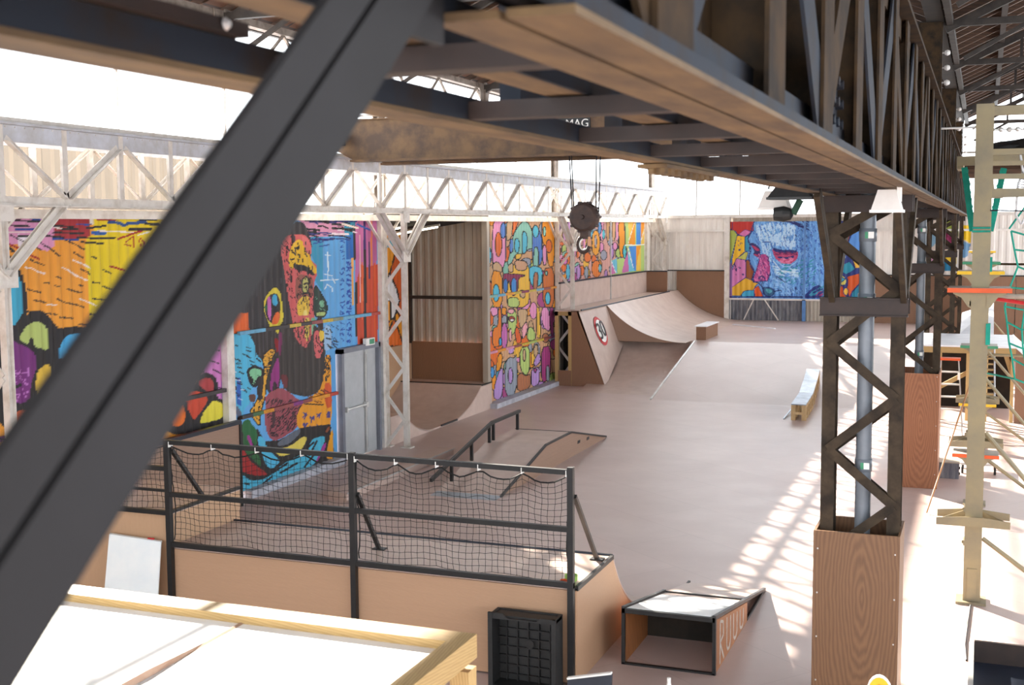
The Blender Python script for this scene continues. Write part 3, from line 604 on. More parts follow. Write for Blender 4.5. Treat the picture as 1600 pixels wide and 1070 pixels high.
def mural_d(P):
    m = Paint(P, (214, 162, 150))
    m.view(860, 330, 8.889)
    m.cells((0, 60, 1040, 1000), PAL_C, 90, 44, 95, 1.0)
    for x, c in ((120, (190, 160, 206)), (200, (204, 150, 200)), (270, (180, 130, 190)), (360, (214, 150, 196)), (720, (230, 156, 190)), (800, (196, 150, 96)), (880, (214, 168, 120)), (930, (228, 156, 190))):
        m.poly([(x-24, 90), (x+26, 90), (x+20, 420), (x-26, 400)], c, 0.9)
    for x, y, rx, ry, c in ((740, 320, 22, 70, (88, 188, 204)), (685, 230, 26, 90, (84, 140, 200)), (740, 610, 46, 70, (160, 160, 176)), (515, 640, 50, 70, (226, 118, 44)), (440, 650, 30, 60, (206, 170, 130)), (95, 690, 36, 50, (222, 98, 50)), (200, 690, 40, 50, (216, 110, 180)), (640, 800, 70, 120, (226, 124, 44)), (690, 790, 22, 60, (110, 180, 190)), (500, 850, 30, 90, (150, 158, 170)), (630, 440, 60, 180, (232, 160, 40)), (630, 420, 16, 90, (160, 160, 170)), (540, 440, 36, 110, (204, 150, 110))):
        m.oval(x, y, rx, ry, c, 1.1)
    m.poly([(940, 90), (1030, 90), (1040, 640), (960, 640)], (232, 150, 24), 1.2)
    m.poly([(1040, 80), (1360, 80), (1360, 860), (840, 900), (850, 680), (1040, 640)], (182, 208, 122), smooth=0)
    m.poly([(1100, 80), (1180, 80), (1180, 470), (1080, 470), (1120, 300)], (232, 150, 24), smooth=0); m.poly([(1080, 80), (1165, 80), (1100, 380), (1085, 400)], (238, 196, 80), smooth=0)
    m.poly([(1190, 80), (1260, 80), (1260, 470), (1190, 470)], (70, 138, 208), smooth=0); m.poly([(1260, 80), (1360, 80), (1360, 460), (1260, 470)], (236, 196, 84), smooth=0); m.poly([(1262, 80), (1330, 80), (1262, 380)], (232, 150, 24), smooth=0)
    m.poly([(1090, 490), (1190, 480), (1190, 830), (1160, 820)], (70, 138, 208), smooth=0); m.poly([(1080, 520), (1170, 830), (1080, 840)], (110, 190, 214), smooth=0); m.poly([(1190, 480), (1260, 480), (1200, 760), (1190, 760)], (232, 150, 24), smooth=0); m.poly([(1256, 480), (1262, 830), (1190, 830), (1200, 700)], (236, 196, 84), smooth=0)
    m.poly([(1040, 640), (1075, 560), (1085, 840), (990, 860)], (200, 110, 166), smooth=0); m.poly([(850, 690), (920, 650), (930, 860), (905, 850)], (110, 190, 214), smooth=0); m.poly([(845, 700), (910, 860), (845, 880)], (200, 110, 166), smooth=0)
    m.oval(1032, 560, 26, 95, (84, 188, 196), 1.2)
    m.line([(1040, 470), (1190, 470), (1360, 455)], (240, 238, 232), 1.6); m.line([(1165, 170), (1080, 440)], (238, 232, 214), 1.1); m.line([(1330, 170), (1262, 400)], (238, 232, 214), 1.1); m.line([(845, 690), (910, 860)], (238, 232, 236), 1.1); m.line([(1080, 520), (1150, 780)], (238, 232, 236), 1.1)
    return m.c
def mural_e(P):
    m = Paint(P, (104, 160, 222))
    m.view(1130, 335, 7.643); NV = (34, 46, 112); L = 0.9
    m.hatch([(280, 60), (1200, 60), (1200, 990), (440, 990)], (134, 188, 238), 360, 7, 1.4, 1.3, .5); m.hatch([(330, 60), (1200, 60), (1200, 990), (460, 990)], (58, 96, 184), 420, 5, 1.3, .9, .6); m.hatch([(330, 100), (1100, 100), (1100, 980), (460, 980)], NV, 110, 4, 1.1, .8, .7); m.hatch([(560, 560), (1100, 520), (1100, 860), (600, 800)], (56, 150, 176), 60, 7, -.4, 1.6, .3)
    m.hatch([(380, 120), (860, 120), (860, 400), (430, 330)], (188, 220, 246), 150, 7, 1.4, 1.7, .35); m.hatch([(440, 340), (560, 360), (570, 560), (480, 480)], (176, 212, 244), 30, 6, 1.3, 1.6, .3); m.hatch([(600, 600), (700, 660), (880, 640), (880, 740), (640, 720)], (186, 220, 244), 36, 7, .2, 1.6, .3); m.hatch([(600, 760), (860, 760), (860, 960), (640, 960)], (150, 196, 240), 40, 5, .6, 1.4, .6)
    m.hatch([(560, 60), (1000, 60), (1000, 190), (820, 100)], NV, 50, 10, .3, 1.6, .3)
    m.poly([(60, 50), (372, 50), (360, 190), (300, 250), (180, 250), (150, 200), (60, 190)], (192, 52, 46), L, NV, 0)
    m.poly([(60, 180), (130, 190), (170, 240), (110, 470), (60, 640)], (176, 190, 90), L, NV, 0); m.poly([(180, 240), (260, 180), (340, 205), (260, 268)], (216, 118, 176), L, NV, 0); m.poly([(165, 250), (255, 262), (262, 440), (160, 530), (100, 640), (110, 520)], (240, 190, 50), L, NV, 0); m.poly([(262, 270), (300, 250), (300, 330), (320, 350), (310, 440), (262, 440)], (58, 150, 186), L, NV, 0)
    m.poly([(160, 530), (270, 445), (300, 455), (270, 545), (200, 540)], (198, 196, 96), L, NV, 0); m.poly([(155, 525), (268, 545), (270, 750), (105, 870), (100, 690)], (212, 126, 182), L, NV, 0); m.poly([(270, 550), (300, 540), (370, 660), (340, 790), (270, 750)], (150, 84, 44), L, NV, 0); m.poly([(105, 870), (270, 755), (420, 820), (380, 860), (360, 910), (240, 920), (210, 970), (105, 970)], (226, 174, 50), L, NV, 0); m.poly([(220, 950), (260, 910), (370, 905), (370, 985), (220, 985)], (66, 168, 206), L, NV, 0); m.poly([(375, 880), (420, 850), (480, 985), (375, 985)], (226, 92, 34), L, NV, 0)
    m.poly([(60, 50), (112, 50), (112, 170), (60, 190)], (210, 70, 60), L, NV, 0); m.poly([(60, 640), (105, 560), (105, 1000), (60, 1000)], (150, 110, 170), 0, NV, 0)
    m.hatch([(160, 290), (250, 290), (250, 420), (180, 430)], NV, 9, 2.5, 1.2, 1.1); m.hatch([(130, 570), (250, 570), (240, 720), (130, 720)], NV, 10, 3, 1.2, 1.3)
    m.line([(375, 60), (330, 220), (295, 290), (320, 370), (330, 430), (305, 500), (330, 620), (370, 680), (345, 770), (360, 805), (420, 815), (470, 870), (480, 930), (520, 985)], NV, 1.8)
    m.poly([(310, 340), (370, 340), (440, 400), (450, 440), (430, 520), (350, 480), (380, 440)], (52, 46, 104)); m.poly([(330, 365), (400, 390), (440, 430), (400, 440)], (188, 62, 104)); m.poly([(350, 470), (420, 480), (410, 510)], (188, 62, 104))
    m.poly([(440, 480), (520, 470), (555, 560), (560, 700), (530, 790), (440, 800), (370, 805), (355, 760), (400, 640), (420, 560)], (184, 74, 140)); m.hatch([(420, 500), (550, 500), (550, 780), (380, 790)], (222, 120, 176), 46, 6, 1.2, 1.6); m.hatch([(420, 500), (550, 500), (550, 780), (380, 790)], (96, 50, 120), 40, 4, 1.2, 1)
    m.poly([(585, 400), (700, 430), (885, 430), (895, 490), (875, 545), (800, 590), (720, 590), (640, 545), (600, 480)], (194, 72, 116), 0); m.line([(640, 560), (720, 620), (800, 620), (880, 560)], (150, 196, 236), 1.6); m.poly([(590, 395), (700, 425), (880, 425), (882, 460), (700, 470), (600, 440)], NV); m.poly([(640, 500), (760, 510), (850, 490), (840, 520), (760, 535), (660, 525)], NV); m.hatch([(640, 530), (870, 520), (800, 590), (700, 580)], (226, 128, 166), 16, 6, .1, 1.4); m.hatch([(600, 450), (880, 450), (870, 490), (620, 490)], (120, 40, 90), 22, 5, .1, 1.1); m.line([(445, 480), (405, 640), (358, 760), (372, 806), (440, 800), (530, 792), (562, 700)], NV, 1.1); m.line([(425, 760), (462, 735), (500, 765)], NV, 1.8); m.line([(590, 400), (560, 330), (470, 330)], (52, 78, 160), 1.2)
    m.poly([(470, 870), (560, 870), (620, 910), (600, 960), (540, 985), (490, 950)], (52, 100, 140), 1.2, NV); m.poly([(500, 890), (560, 890), (590, 920), (540, 950)], (90, 170, 190)); m.line([(600, 920), (690, 905)], NV, 1.4)
    m.line([(640, 740), (740, 810)], NV, 1.3); m.line([(600, 560), (700, 680), (860, 690)], (220, 236, 244), 1.2)
    m.poly([(940, 990), (1120, 830), (1200, 880), (1200, 1000), (940, 1000)], (36, 56, 130)); m.hatch([(1000, 950), (1180, 860), (1200, 990)], (60, 150, 180), 12, 7, -.6, 1.8, .2); m.hatch([(1050, 950), (1180, 900), (1200, 990)], (150, 60, 120), 6, 6, -.6, 1.6, .2)
    m.line([(60, 985), (1250, 985)], NV, 2.0); m.line([(60, 62), (1250, 62)], NV, 1.6)
    m.view(1270, 335, 7.643)
    m.poly([(140, 40), (560, 40), (560, 1000), (160, 1000)], (40, 52, 120), 0, NV, 0)
    m.poly([(300, 150), (390, 110), (380, 230), (350, 275), (295, 280)], (204, 204, 110), 1.2, NV, 0); m.poly([(390, 100), (500, 60), (530, 160), (450, 230), (420, 330), (370, 290), (380, 180)], (170, 92, 46), 1.2, NV, 0); m.poly([(560, 150), (470, 220), (430, 320), (430, 400), (560, 470)], (92, 150, 222), 1.2, NV, 0); m.poly([(300, 300), (350, 275), (380, 320), (340, 330)], (190, 214, 240), 0, NV, 0); m.poly([(245, 570), (400, 480), (400, 520), (245, 600)], (130, 180, 236), 1.0, NV, 0); m.oval(335, 470, 34, 40, (206, 70, 120)); m.oval(292, 440, 22, 22, (224, 150, 200))
    m.poly([(300, 660), (370, 590), (440, 560), (510, 650), (400, 720)], (40, 140, 166), 1.4, NV, 0); m.poly([(240, 640), (300, 620), (300, 720), (240, 720)], (126, 60, 46), 0, NV, 0); m.poly([(480, 550), (560, 560), (560, 640), (510, 640)], (232, 180, 70), 1, NV, 0); m.poly([(260, 760), (310, 720), (370, 730), (410, 800), (380, 850), (280, 830)], (212, 200, 100), 1.4, NV); m.poly([(305, 780), (345, 745), (385, 775), (345, 808)], (60, 160, 190), 1.2, NV, 0); m.poly([(410, 740), (560, 700), (560, 820), (470, 920), (440, 990), (400, 900), (420, 830)], (218, 92, 36), 1.4, NV, 0); m.poly([(240, 860), (360, 850), (370, 950), (420, 990), (230, 995)], (206, 84, 34), 1.4, NV, 0); m.oval(395, 920, 30, 46, (230, 180, 60), 1.4, NV); m.poly([(470, 930), (560, 830), (560, 995), (460, 995)], (46, 140, 170), 1.2, NV, 0)
    return m.c
def mural_annex(P):
    m = Paint(P, (226, 148, 28))
    m.view(560, 320, 2.67)
    m.poly([(90, 140), (160, 150), (180, 170), (100, 180)], (110, 180, 200), 0, BLK, 0); m.poly([(160, 180), (200, 180), (200, 520), (150, 420), (130, 290)], (206, 92, 34), 2.5, BLK, 0)
    m.poly([(95, 360), (130, 285), (160, 350), (172, 400), (150, 470), (135, 480), (135, 400), (95, 400)], (226, 224, 226), 2.5, BLK, 0)
    m.poly([(100, 490), (130, 485), (110, 560), (95, 570)], (150, 30, 34), 1, BLK, 0); m.poly([(100, 590), (150, 470), (190, 590)], (222, 110, 40), 2.5, BLK, 0)
    return m.c
def mural_stripes(P):
    m = Paint(P, (226, 214, 204))
    m.view(1440, 330, 5.35)
    m.poly([(40, 130), (130, 180), (130, 260), (40, 340)], (136, 178, 204), smooth=0); m.poly([(200, 30), (320, 20), (300, 240), (200, 160)], (150, 160, 60), smooth=0); m.poly([(180, 160), (260, 200), (260, 280), (180, 330)], (176, 60, 110), smooth=0)
    m.poly([(160, 380), (300, 250), (300, 450), (170, 390)], (226, 188, 40), smooth=0); m.poly([(160, 390), (290, 465), (290, 500), (160, 500)], (30, 120, 160), smooth=0); m.poly([(40, 360), (110, 380), (110, 490), (40, 490)], (212, 160, 190), smooth=0)
    m.poly([(335, 120), (410, 120), (410, 270), (335, 230)], (240, 196, 30), smooth=0); m.poly([(320, 235), (410, 275), (380, 380), (315, 400)], (110, 154, 190), smooth=0)
    m.line([(160, 385), (300, 465)], (240, 238, 234), 2); m.line([(300, 250), (300, 450)], (240, 238, 234), 2)
    return m.c

def painted_wall(parent, axis, pos, u0, u1, z0, z1, du, dz, fn, holes=(), sheet=1.0, face=1):
    """corrugated painted sheets; axis 'Y' -> plane X=pos running along Y, axis 'X' -> plane Y=pos running along X"""
    nu = max(2, int(round((u1-u0)/du))+1); nz = int(round((z1-z0)/dz))+1
    us = np.linspace(u0, u1, nu); zs = np.linspace(z0, z1, nz)
    U, Zz = np.meshgrid(us, zs, indexing='ij'); U = U.ravel(); Zz = Zz.ravel(); D = pos-face*corr(U)
    P = np.stack([D, U, Zz], 1) if axis == 'Y' else np.stack([U, D, Zz], 1)
    col = fn(P)
    per = max(1, int(round(sheet/((u1-u0)/(nu-1))))); off = OFF.get(parent.name, (0, 0, 0))
    a = 0; n_ = 0
    while a < nu-1:
        b = min(nu-1, a+per)
        if nu-1-b < per*0.4: b = nu-1
        k = b-a+1; idx = np.arange(a*nz, (b+1)*nz); V = P[idx]-np.array(off); 
        i, j = np.meshgrid(np.arange(k-1), np.arange(nz-1), indexing='ij'); q = (i*nz+j).ravel()
        cu = U[idx][q]+du/2; cz = Zz[idx][q]+dz/2; keep = np.ones(len(q), bool)
        for (h0, h1, g0, g1) in holes: keep &= ~((cu > h0) & (cu < h1) & (cz > g0) & (cz < g1))
        q = q[keep]; Fc = np.stack([q, q+nz, q+nz+1, q+1], 1)
        me = bpy.data.meshes.new('corrugated_sheet'); me.vertices.add(len(V)); me.vertices.foreach_set('co', V.ravel().astype(np.float32))
        me.loops.add(Fc.size); me.loops.foreach_set('vertex_index', Fc.ravel().astype(np.int32))
        me.polygons.add(len(Fc)); me.polygons.foreach_set('loop_start', (np.arange(len(Fc))*4).astype(np.int32)); me.update(calc_edges=True)
        at = me.color_attributes.new('paint', 'FLOAT_COLOR', 'POINT'); cc = np.ones((len(V), 4), np.float32); cc[:, :3] = col[idx]
        at.data.foreach_set('color', cc.ravel()); me.materials.append(MATS['painted_sheet']); me.validate()
        o = bpy.data.objects.new('corrugated_sheet', me); C.objects.link(o); o.parent = parent; n_ += 1
        a = b
def plain_wall(parent, axis, pos, u0, u1, z0, z1, mat, sheet=1.0, pitch=0.2, depth=0.03, face=1, name='corrugated_sheet'):
    off = OFF.get(parent.name, (0, 0, 0)); n = max(1, int(round((u1-u0)/sheet))); w = (u1-u0)/n
    for i in range(n):
        a = u0+i*w; b = a+w+0.004; us = {a, b}; k = math.floor(a/pitch)-1
        while k*pitch < b+pitch:
            for fr in (.3, .45, .8, .95):
                x = (k+fr)*pitch
                if a < x < b: us.add(x)
            k += 1
        us = np.array(sorted(us)); d = pos-face*corr(us, pitch, depth); m = len(us); V = []
        for z in (z0, z1):
            for u, dd in zip(us, d): V.append((dd, u, z) if axis == 'Y' else (u, dd, z))
        mb = MB(); mb.add(V, [(j, j+1, m+j+1, m+j) for j in range(m-1)]); mb.build(name, mat, parent)

# ================================================================== SETTING
XW = -11.5                      # painted wall plane
YB = 44.6                       # far end wall
COLS = [11.5, 22.4, 33.3, 44.2]
mb = MB(); mb.box(-17.5, 14, -8, 46, -0.2, 0.0)
fl = mb.build('floor', 'skate_floor'); fl['kind'] = 'structure'

wl = struct('wall_left')
painted_wall(wl, 'Y', XW, 10.2, 17.1, 0.0, 4.72, 0.022, 0.0145, mural_a)
painted_wall(wl, 'Y', XW, 17.1, 22.25, 0.12, 4.72, 0.018, 0.0118, mural_b, holes=((20.42, 22.1, 0, 2.2),))
painted_wall(wl, 'Y', XW, 28.05, 33.35, 0.12, 4.74, 0.022, 0.0135, mural_c)
painted_wall(wl, 'Y', XW, 33.35, 43.2, 2.7, 4.76, 0.034, 0.016, mural_d)
plain_wall(wl, 'Y', XW, 43.2, YB, 1.0, 4.76, 'sheet_white')
plain_wall(wl, 'Y', XW, -8, 10.2, 0, 4.72, 'sheet_grey')
plain_wall(wl, 'Y', XW, 33.35, 43.2, 0, 2.7, 'sheet_grey')
# girts (painted rails across the sheets)
def girt(y0, y1, z, colours):
    n = len(colours)
    for i, c in enumerate(colours):
        a = y0+(y1-y0)*i/n; b = y0+(y1-y0)*(i+1)/n
        nm = 'girt_%d_%d_%d' % c
        if nm not in MATS: simple(nm, c, tuple(v*.85 for v in c), 8, 0.5)
        MB().box(XW+0.0, XW+0.06, a, b, z-0.03, z+0.03).build('girt', nm, wl)
LBL, BK, YE, RD, ORG, PRP, BRN, PNK = (110, 178, 214), (60, 54, 56), (214, 184, 70), (190, 66, 50), (226, 150, 40), (130, 52, 124), (150, 78, 78), (222, 150, 180)
girt(17.15, 22.2, 2.79, [LBL, LBL, BK, BK, YE, BK, BRN, YE, (140, 150, 130), LBL, LBL, LBL, RD])
girt(17.15, 20.4, 1.38, [BK, (70, 110, 70), ORG, BRN, BRN, PRP, BRN, ORG, ORG, RD])
girt(28.05, 33.3, 2.79, [TQ for TQ in ((140, 190, 180), LBL, ORG, YE, (140, 44, 84), YE, LBL, BRN, ORG)])
girt(28.05, 33.3, 1.38, [PNK, ORG, PNK, BRN, YE, (176, 196, 110), YE, BRN, PRP])
girt(10.2, 17.0, 1.9, [PRP, PRP, PRP, BK, BK, LBL, LBL, BK, BK])
# plinth, posts and head trims of the wall
tp = MB().box(XW-0.1, XW+0.16, 17.2, 20.42, 0, 0.13); o = tp.build('trim_1', 'concrete'); o['kind'] = 'structure'
tp = MB().box(XW-0.1, XW+0.28, 28.0, 33.5, 0, 0.12); o = tp.build('trim_2', 'concrete'); o['kind'] = 'structure'
k = 3
for y, w, m_ in ((16.82, 0.2, 'white_paint'), (22.3, 0.14, 'white_paint'), (27.98, 0.16, 'sheet_grey'), (43.3, 0.12, 'white_paint')):
    o = MB().box(XW-0.05, XW+0.09, y-w/2, y+w/2, 0.0 if y < 40 else 2.9, 4.74).build('trim_%d' % k, m_); o['kind'] = 'structure'; k += 1
o = MB().box(XW-0.06, XW+0.1, -8, YB, 4.66, 4.78).build('trim_%d' % k, 'white_paint'); o['kind'] = 'structure'; k += 1
# translucent cladding of the clerestory behind the white girder and above it
cl = struct('window_1', label='beige translucent corrugated cladding behind the white girder')
plain_wall(cl, 'Y', XW-0.18, 8.0, 19.0, 4.78, 5.72, 'poly_beige', 1.0, 0.25, 0.035, name='translucent_sheet')
plain_wall(cl, 'Y', XW-0.18, 19.0, YB, 4.78, 5.72, 'poly_clear', 1.0, 0.25, 0.035, name='translucent_sheet')
cu = struct('window_2', label='clear corrugated clerestory sheets above the white girder')
plain_wall(cu, 'Y', XW-0.35, -8, YB, 5.8, 7.98, 'poly_clear', 2.0, 0.4, 0.03, name='clear_sheet')
for y in np.arange(-7, YB, 2.725):
    MB().box(XW-0.4, XW-0.36, y-0.02, y+0.02, 5.8, 7.98).build('mullion', 'white_paint', cu)

# ---- double door in the painted wall
dr = struct('door_1', (XW, 21.25, 0), label='pale grey steel double fire door with push bars')
D0, D1, DZ = 20.44, 22.06, 2.17
bx('door_frame', 'frame_grey', dr, XW-0.1, XW+0.12, D0, D0+0.1, 0, DZ+0.04); bx('door_frame', 'frame_grey', dr, XW-0.1, XW+0.12, D1-0.07, D1, 0, DZ+0.04); bx('door_frame', 'frame_grey', dr, XW-0.1, XW+0.12, D0, D1, DZ-0.05, DZ+0.05)
for a, b in ((D0+0.1, 21.5), (21.51, D1-0.07)):
    lf = bx('door_leaf', 'door_grey', dr, XW-0.02, XW+0.04, a+0.01, b-0.01, 0.02, DZ-0.06)
    MB().box(XW+0.045, XW+0.055, a+0.07, b-0.07, 0.12, DZ-0.16).build('door_panel', 'door_grey', lf)
    if a < 21: MB().tube((XW+0.12, a+0.06, 1.02), (XW+0.12, b-0.02, 1.02), 0.025).box(XW+0.04, XW+0.14, a+0.05, a+0.1, 0.97, 1.07).box(XW+0.04, XW+0.14, b-0.12, b-0.02, 0.97, 1.07).build('push_bar', 'alu', lf)
MB().box(XW+0.05, XW+0.09, 21.46, 21.5, 0.05, DZ-0.1).build('lock_rod', 'alu', dr)
es = thing('exit_sign', 'small white and green exit sign box above grey double door', 'sign', (XW+0.1, 21.55, DZ+0.05))
bx('case', 'paint_white', es, XW+0.06, XW+0.14, 21.42, 21.78, DZ+0.02, DZ+0.16)
bx('running_man_face', 'green_paint', es, XW+0.14, XW+0.145, 21.55, 21.75, DZ+0.04, DZ+0.14)

# ---- annex beyond the opening with its own walls and roof
XA, YA = -13.65, 28.15
an = struct('wall_annex')
plain_wall(an, 'X', YA, XA, XW-0.05, 1.6, 4.9, 'sheet_grey', 2.2, 0.22, 0.035, face=-1)
painted_wall(an, 'Y', XA, 24.5, YA, 1.4, 4.7, 0.03, 0.025, mural_annex)
plain_wall(an, 'Y', XA, 22.1, 24.5, 0, 4.7, 'sheet_grey'); plain_wall(an, 'X', 22.15, XA, XW-0.05, 0, 4.7, 'sheet_grey')
bx('lining_panel', 'ply_panel_dark', an, XA+0.03, XW-0.02, YA-0.05, YA-0.02, 0.6, 1.63); bx('lining_panel', 'ply_panel_z', an, XA+0.02, XA+0.05, 22.2, YA-0.05, 0, 1.58)
bx('girt', 'roof_steel', an, XA, XW, YA-0.09, YA-0.03, 2.72, 2.8)
bx('corner_post', 'roof_steel', an, XA-.08, XA+.06, YA-.06, YA+.1, 0, 4.7); bx('jamb_strip', 'orange_paint', an, XW-0.06, XW-0.02, YA-0.2, YA-0.03, 1.65, 4.7)
MB().add([(XA, 22.1, 4.40), (XW, 22.1, 4.74), (XW, YA+.1, 4.74), (XA, YA+.1, 4.40), (XA, 22.1, 4.46), (XW, 22.1, 4.80), (XW, YA+.1, 4.80), (XA, YA+.1, 4.46)], MB.BF).build('ceiling_annex', 'dark_steel')['kind'] = 'structure'
for i, y in enumerate((24.6, 26.4)):
    t_ = thing('tube_lamp', 'lit fluorescent tube lamp under the annex roof', 'lamp', (-12.6, y, 4.5), 'annex tube lamps')
    MB().bar((-13.2, y, 4.40), (-12.0, y, 4.58), .05, .08).build('fitting', 'alu', t_)
    mm, nt, b_ = newmat('lamp_glow'); b_.inputs['Emission Color'].default_value = (1, .86, .6, 1); b_.inputs['Emission Strength'].default_value = 6; MATS['lamp_glow'] = mm
    MB().tube((-13.15, y, 4.36), (-12.05, y, 4.53), 0.02).build('tube', 'lamp_glow', t_)

# ---- end wall
wb = struct('wall_back')
EX0, EX1 = -8.66, -3.95
plain_wall(wb, 'X', YB, -11.5, EX0+0.06, 0, 4.86, 'sheet_white', 1.0, .25, .014, face=-1); plain_wall(wb, 'X', YB, EX1, 14, 0, 4.86, 'sheet_white', 1.0, .25, .014, face=-1)
painted_wall(wb, 'X', YB-0.02, EX0, EX1, 1.88, 4.66, 0.024, 0.017, mural_e, face=-1)
painted_wall(wb, 'X', YB-0.06, -2.0, -0.35, 2.75, 4.7, 0.04, 0.03, mural_stripes, face=-1)
plain_wall(wb, 'X', YB, EX0, -6.0, 0.9, 1.84, 'sheet_dirty', 1.0, 0.14, 0.02, face=-1); plain_wall(wb, 'X', YB, -6.0, EX1, 0.9, 1.84, 'sheet_grey', 1.0, 0.14, 0.02, face=-1)
plain_wall(wb, 'X', YB+.04, EX0, EX1, 1.84, 4.86, 'sheet_grey', 1.2, face=-1)
bx('lining_panel', 'ply_panel_dark', wb, -10.6, EX0-0.16, YB-0.12, YB-0.06, 1.0, 2.86); bx('lining_cap', 'black_metal', wb, -10.95, EX0-0.16, YB-0.13, YB-0.05, 2.86, 2.9)
for a in np.arange(EX1, 13, 2.5):
    bx('lining_panel', 'ply_panel_dark', wb, a+0.01, a+2.49, YB-0.12, YB-0.06, 0, 2.74)
bx('lining_cap', 'black_metal', wb, EX1, 13.9, YB-0.13, YB-0.05, 2.74, 2.78)
bx('post', 'white_paint', wb, EX0-0.16, EX0+0.01, YB-0.14, YB-0.02, 1.0, 4.86); bx('post', 'blue_paint', wb, -6.02, -5.9, YB-0.1, YB-0.03, 1.0, 1.86); bx('post', 'blue_paint', wb, -6.0, -5.93, YB-0.07, YB-0.03, 1.86, 4.66)
bx('head_rail', 'white_paint', wb, -11.5, 14, YB-0.1, YB+0.05, 4.80, 4.92); bx('sill_rail', 'white_paint', wb, EX0, EX1, YB-0.1, YB-0.02, 1.82, 1.88); bx('girt', 'sheet_white', wb, -11.4, EX0-0.16, YB-0.08, YB-0.02, 4.3, 4.36); bx('girt', 'sheet_white', wb, EX1, 14, YB-0.08, YB-0.02, 4.28, 4.35)
for x0, x1 in ((-7.75, -8.1), (-7.35, -6.85), (-4.7, -5.05), (-4.3, -3.97)):
    MB().bar((x0, YB-0.12, 1.84), (x1, YB-0.12, 1.1), 0.04, 0.02).build('brace', 'white_paint', wb)
wu = struct('window_3', label='tall clear sheets above the end wall')
for x in np.arange(-11.5, 14, 1.6):
    bx('mullion', 'roof_steel_pale', wu, x-0.02, x+0.02, YB-0.05, YB, 4.9, 9.6)
    MB().box(x+0.03, x+1.57, YB+0.02, YB+0.03, 4.92, 9.8).build('clear_pane', 'poly_clear', wu)
bx('rail', 'roof_steel_pale', wu, -11.5, 14, YB-0.04, YB, 6.9, 6.96)
# unseen right-hand and rear walls, kept low so sky light fills the hall
wr = struct('wall_right'); plain_wall(wr, 'Y', 10.2, -8, YB, 0, 2.2, 'sheet_white', 3.0, face=-1)
wf = struct('wall_front'); plain_wall(wf, 'X', -8, -11.5, 10.2, 0, 1.4, 'sheet_white', 3.0)

# ---- roof: two naves of tiles on rafters, valley over the dark columns
ce = struct('ceiling')
ZE, ZR = 8.02, 10.5
NAV = [(-11.95, -6.2, -0.85), (-0.85, 4.6, 10.4)]
for e0, r, e1 in NAV:
    for a, za, b, zb in ((e0, ZE, r, ZR), (r, ZR, e1, ZE)):
        MB().add([(a, -8.5, za), (b, -8.5, zb), (b, YB+.3, zb), (a, YB+.3, za), (a, -8.5, za+.1), (b, -8.5, zb+.1), (b, YB+.3, zb+.1), (a, YB+.3, za+.1)], MB.BF).build('roof_slope', 'roof_tiles', ce)
        proto = None
        for y in np.arange(8.0, YB, 0.78):
            if proto is None:
                proto = MB().bar((a, y, za-.06), (b, y, zb-.06), .11, .07).build('rafter', 'rafter_wood', ce); py0 = y
            else:
                c_ = proto.copy(); C.objects.link(c_); c_.location = (0, y-py0, 0)
        for t in (0.04, .2, .36, .52, .68, .84):
            x = a+(b-a)*t; z = za+(zb-za)*t
            MB().box(x-.05, x+.05, -8, YB, z-.26, z-.12).build('purlin', 'roof_steel', ce)
bx('valley_gutter', 'dark_void', ce, -1.0, -.72, -8, YB, 7.9, 8.02)

# ================================================================== STEEL
def crane_girder(name, label, xf, xr, y0, n, z0, z1, pitch, mt, mt2, plate, sgn):
    g = thing(name, label, 'girder', (xf, y0, z0)); y1 = y0+n*pitch
    cx = (xf+xr)/2
    for x, s in ((xf, 1), (xr, -1)):
        MB().box(x-.008, x+.008, y0, y1, z1-.23, z1-.02).box(x-.1, x+.1, y0, y1, z1-.03, z1).build('top_chord', plate, g)
        MB().box(x-.06, x+.06, y0, y1, z0, z0+.02).box(x-.01, x+.01, y0, y1, z0, z0+.12).build('bottom_chord', mt, g)
        rv = MB()
        for y in np.arange(y0+.05, y1, .16):
            if x == xf: rv.add([(x+.01, y-.012, z1-.06), (x+.01, y+.012, z1-.06), (x+.01, y, z1-.036), (x+.022, y, z1-.05)], [(0, 1, 3), (1, 2, 3), (2, 0, 3)])
        if rv.v: rv.build('rivet_row', mt2, g, kind='stuff')
        w = .085 if x == xf else .05
        for i in range(n+1):
            y = y0+i*pitch
            MB().box(x-.03, x+.012, y-.045, y+.045, z0+.02, z1-.03).build('vertical', mt if x == xf else mt2, g)
            if i < n:
                lo, hi = (z0+.1, z1-.22)
                a, b = ((y+.05, lo), (y+pitch-.05, hi)) if i % 2 == 0 else ((y+.05, hi), (y+pitch-.05, lo))
                MB().angle((x-.0, a[0], a[1]), (x-.0, b[0], b[1]), w, .012, (0, -(b[1]-a[1]), (b[0]-a[0])), (sgn, 0, 0)).build('diagonal', mt2, g)
        for i in range(0, n, 10):
            y = y0+i*pitch
            bx('gusset', mt, g, x+.0, x+.022, y-.2, y+.2, z0, z0+.2)
    for i in range(n):
        y = y0+(i+.5)*pitch
        MB().box(min(xf, xr), max(xf, xr), y-.03, y+.03, z0+.02, z0+.08).build('cross_strut', mt, g)
        if i % 2 == 0: MB().bar((xf, y-.5, z0+.03), (xr, y+.5, z0+.03), .02, .06).build('cross_lace', mt, g)
    bx('crane_rail', mt2, g, cx+.0, cx+.07, y0, y1, z1+.01, z1+.08) if False else bx('crane_rail', mt2, g, xf-.04, xf+.04, y0, y1, z1, z1+.06)
    return g
crane_girder('crane_girder', 'white riveted lattice girder running along the mural wall', -10.95, XW+.05, 10.41, 31, 4.8, 5.8, 1.09, 'white_paint', 'white_paint', 'white_plate', 1)

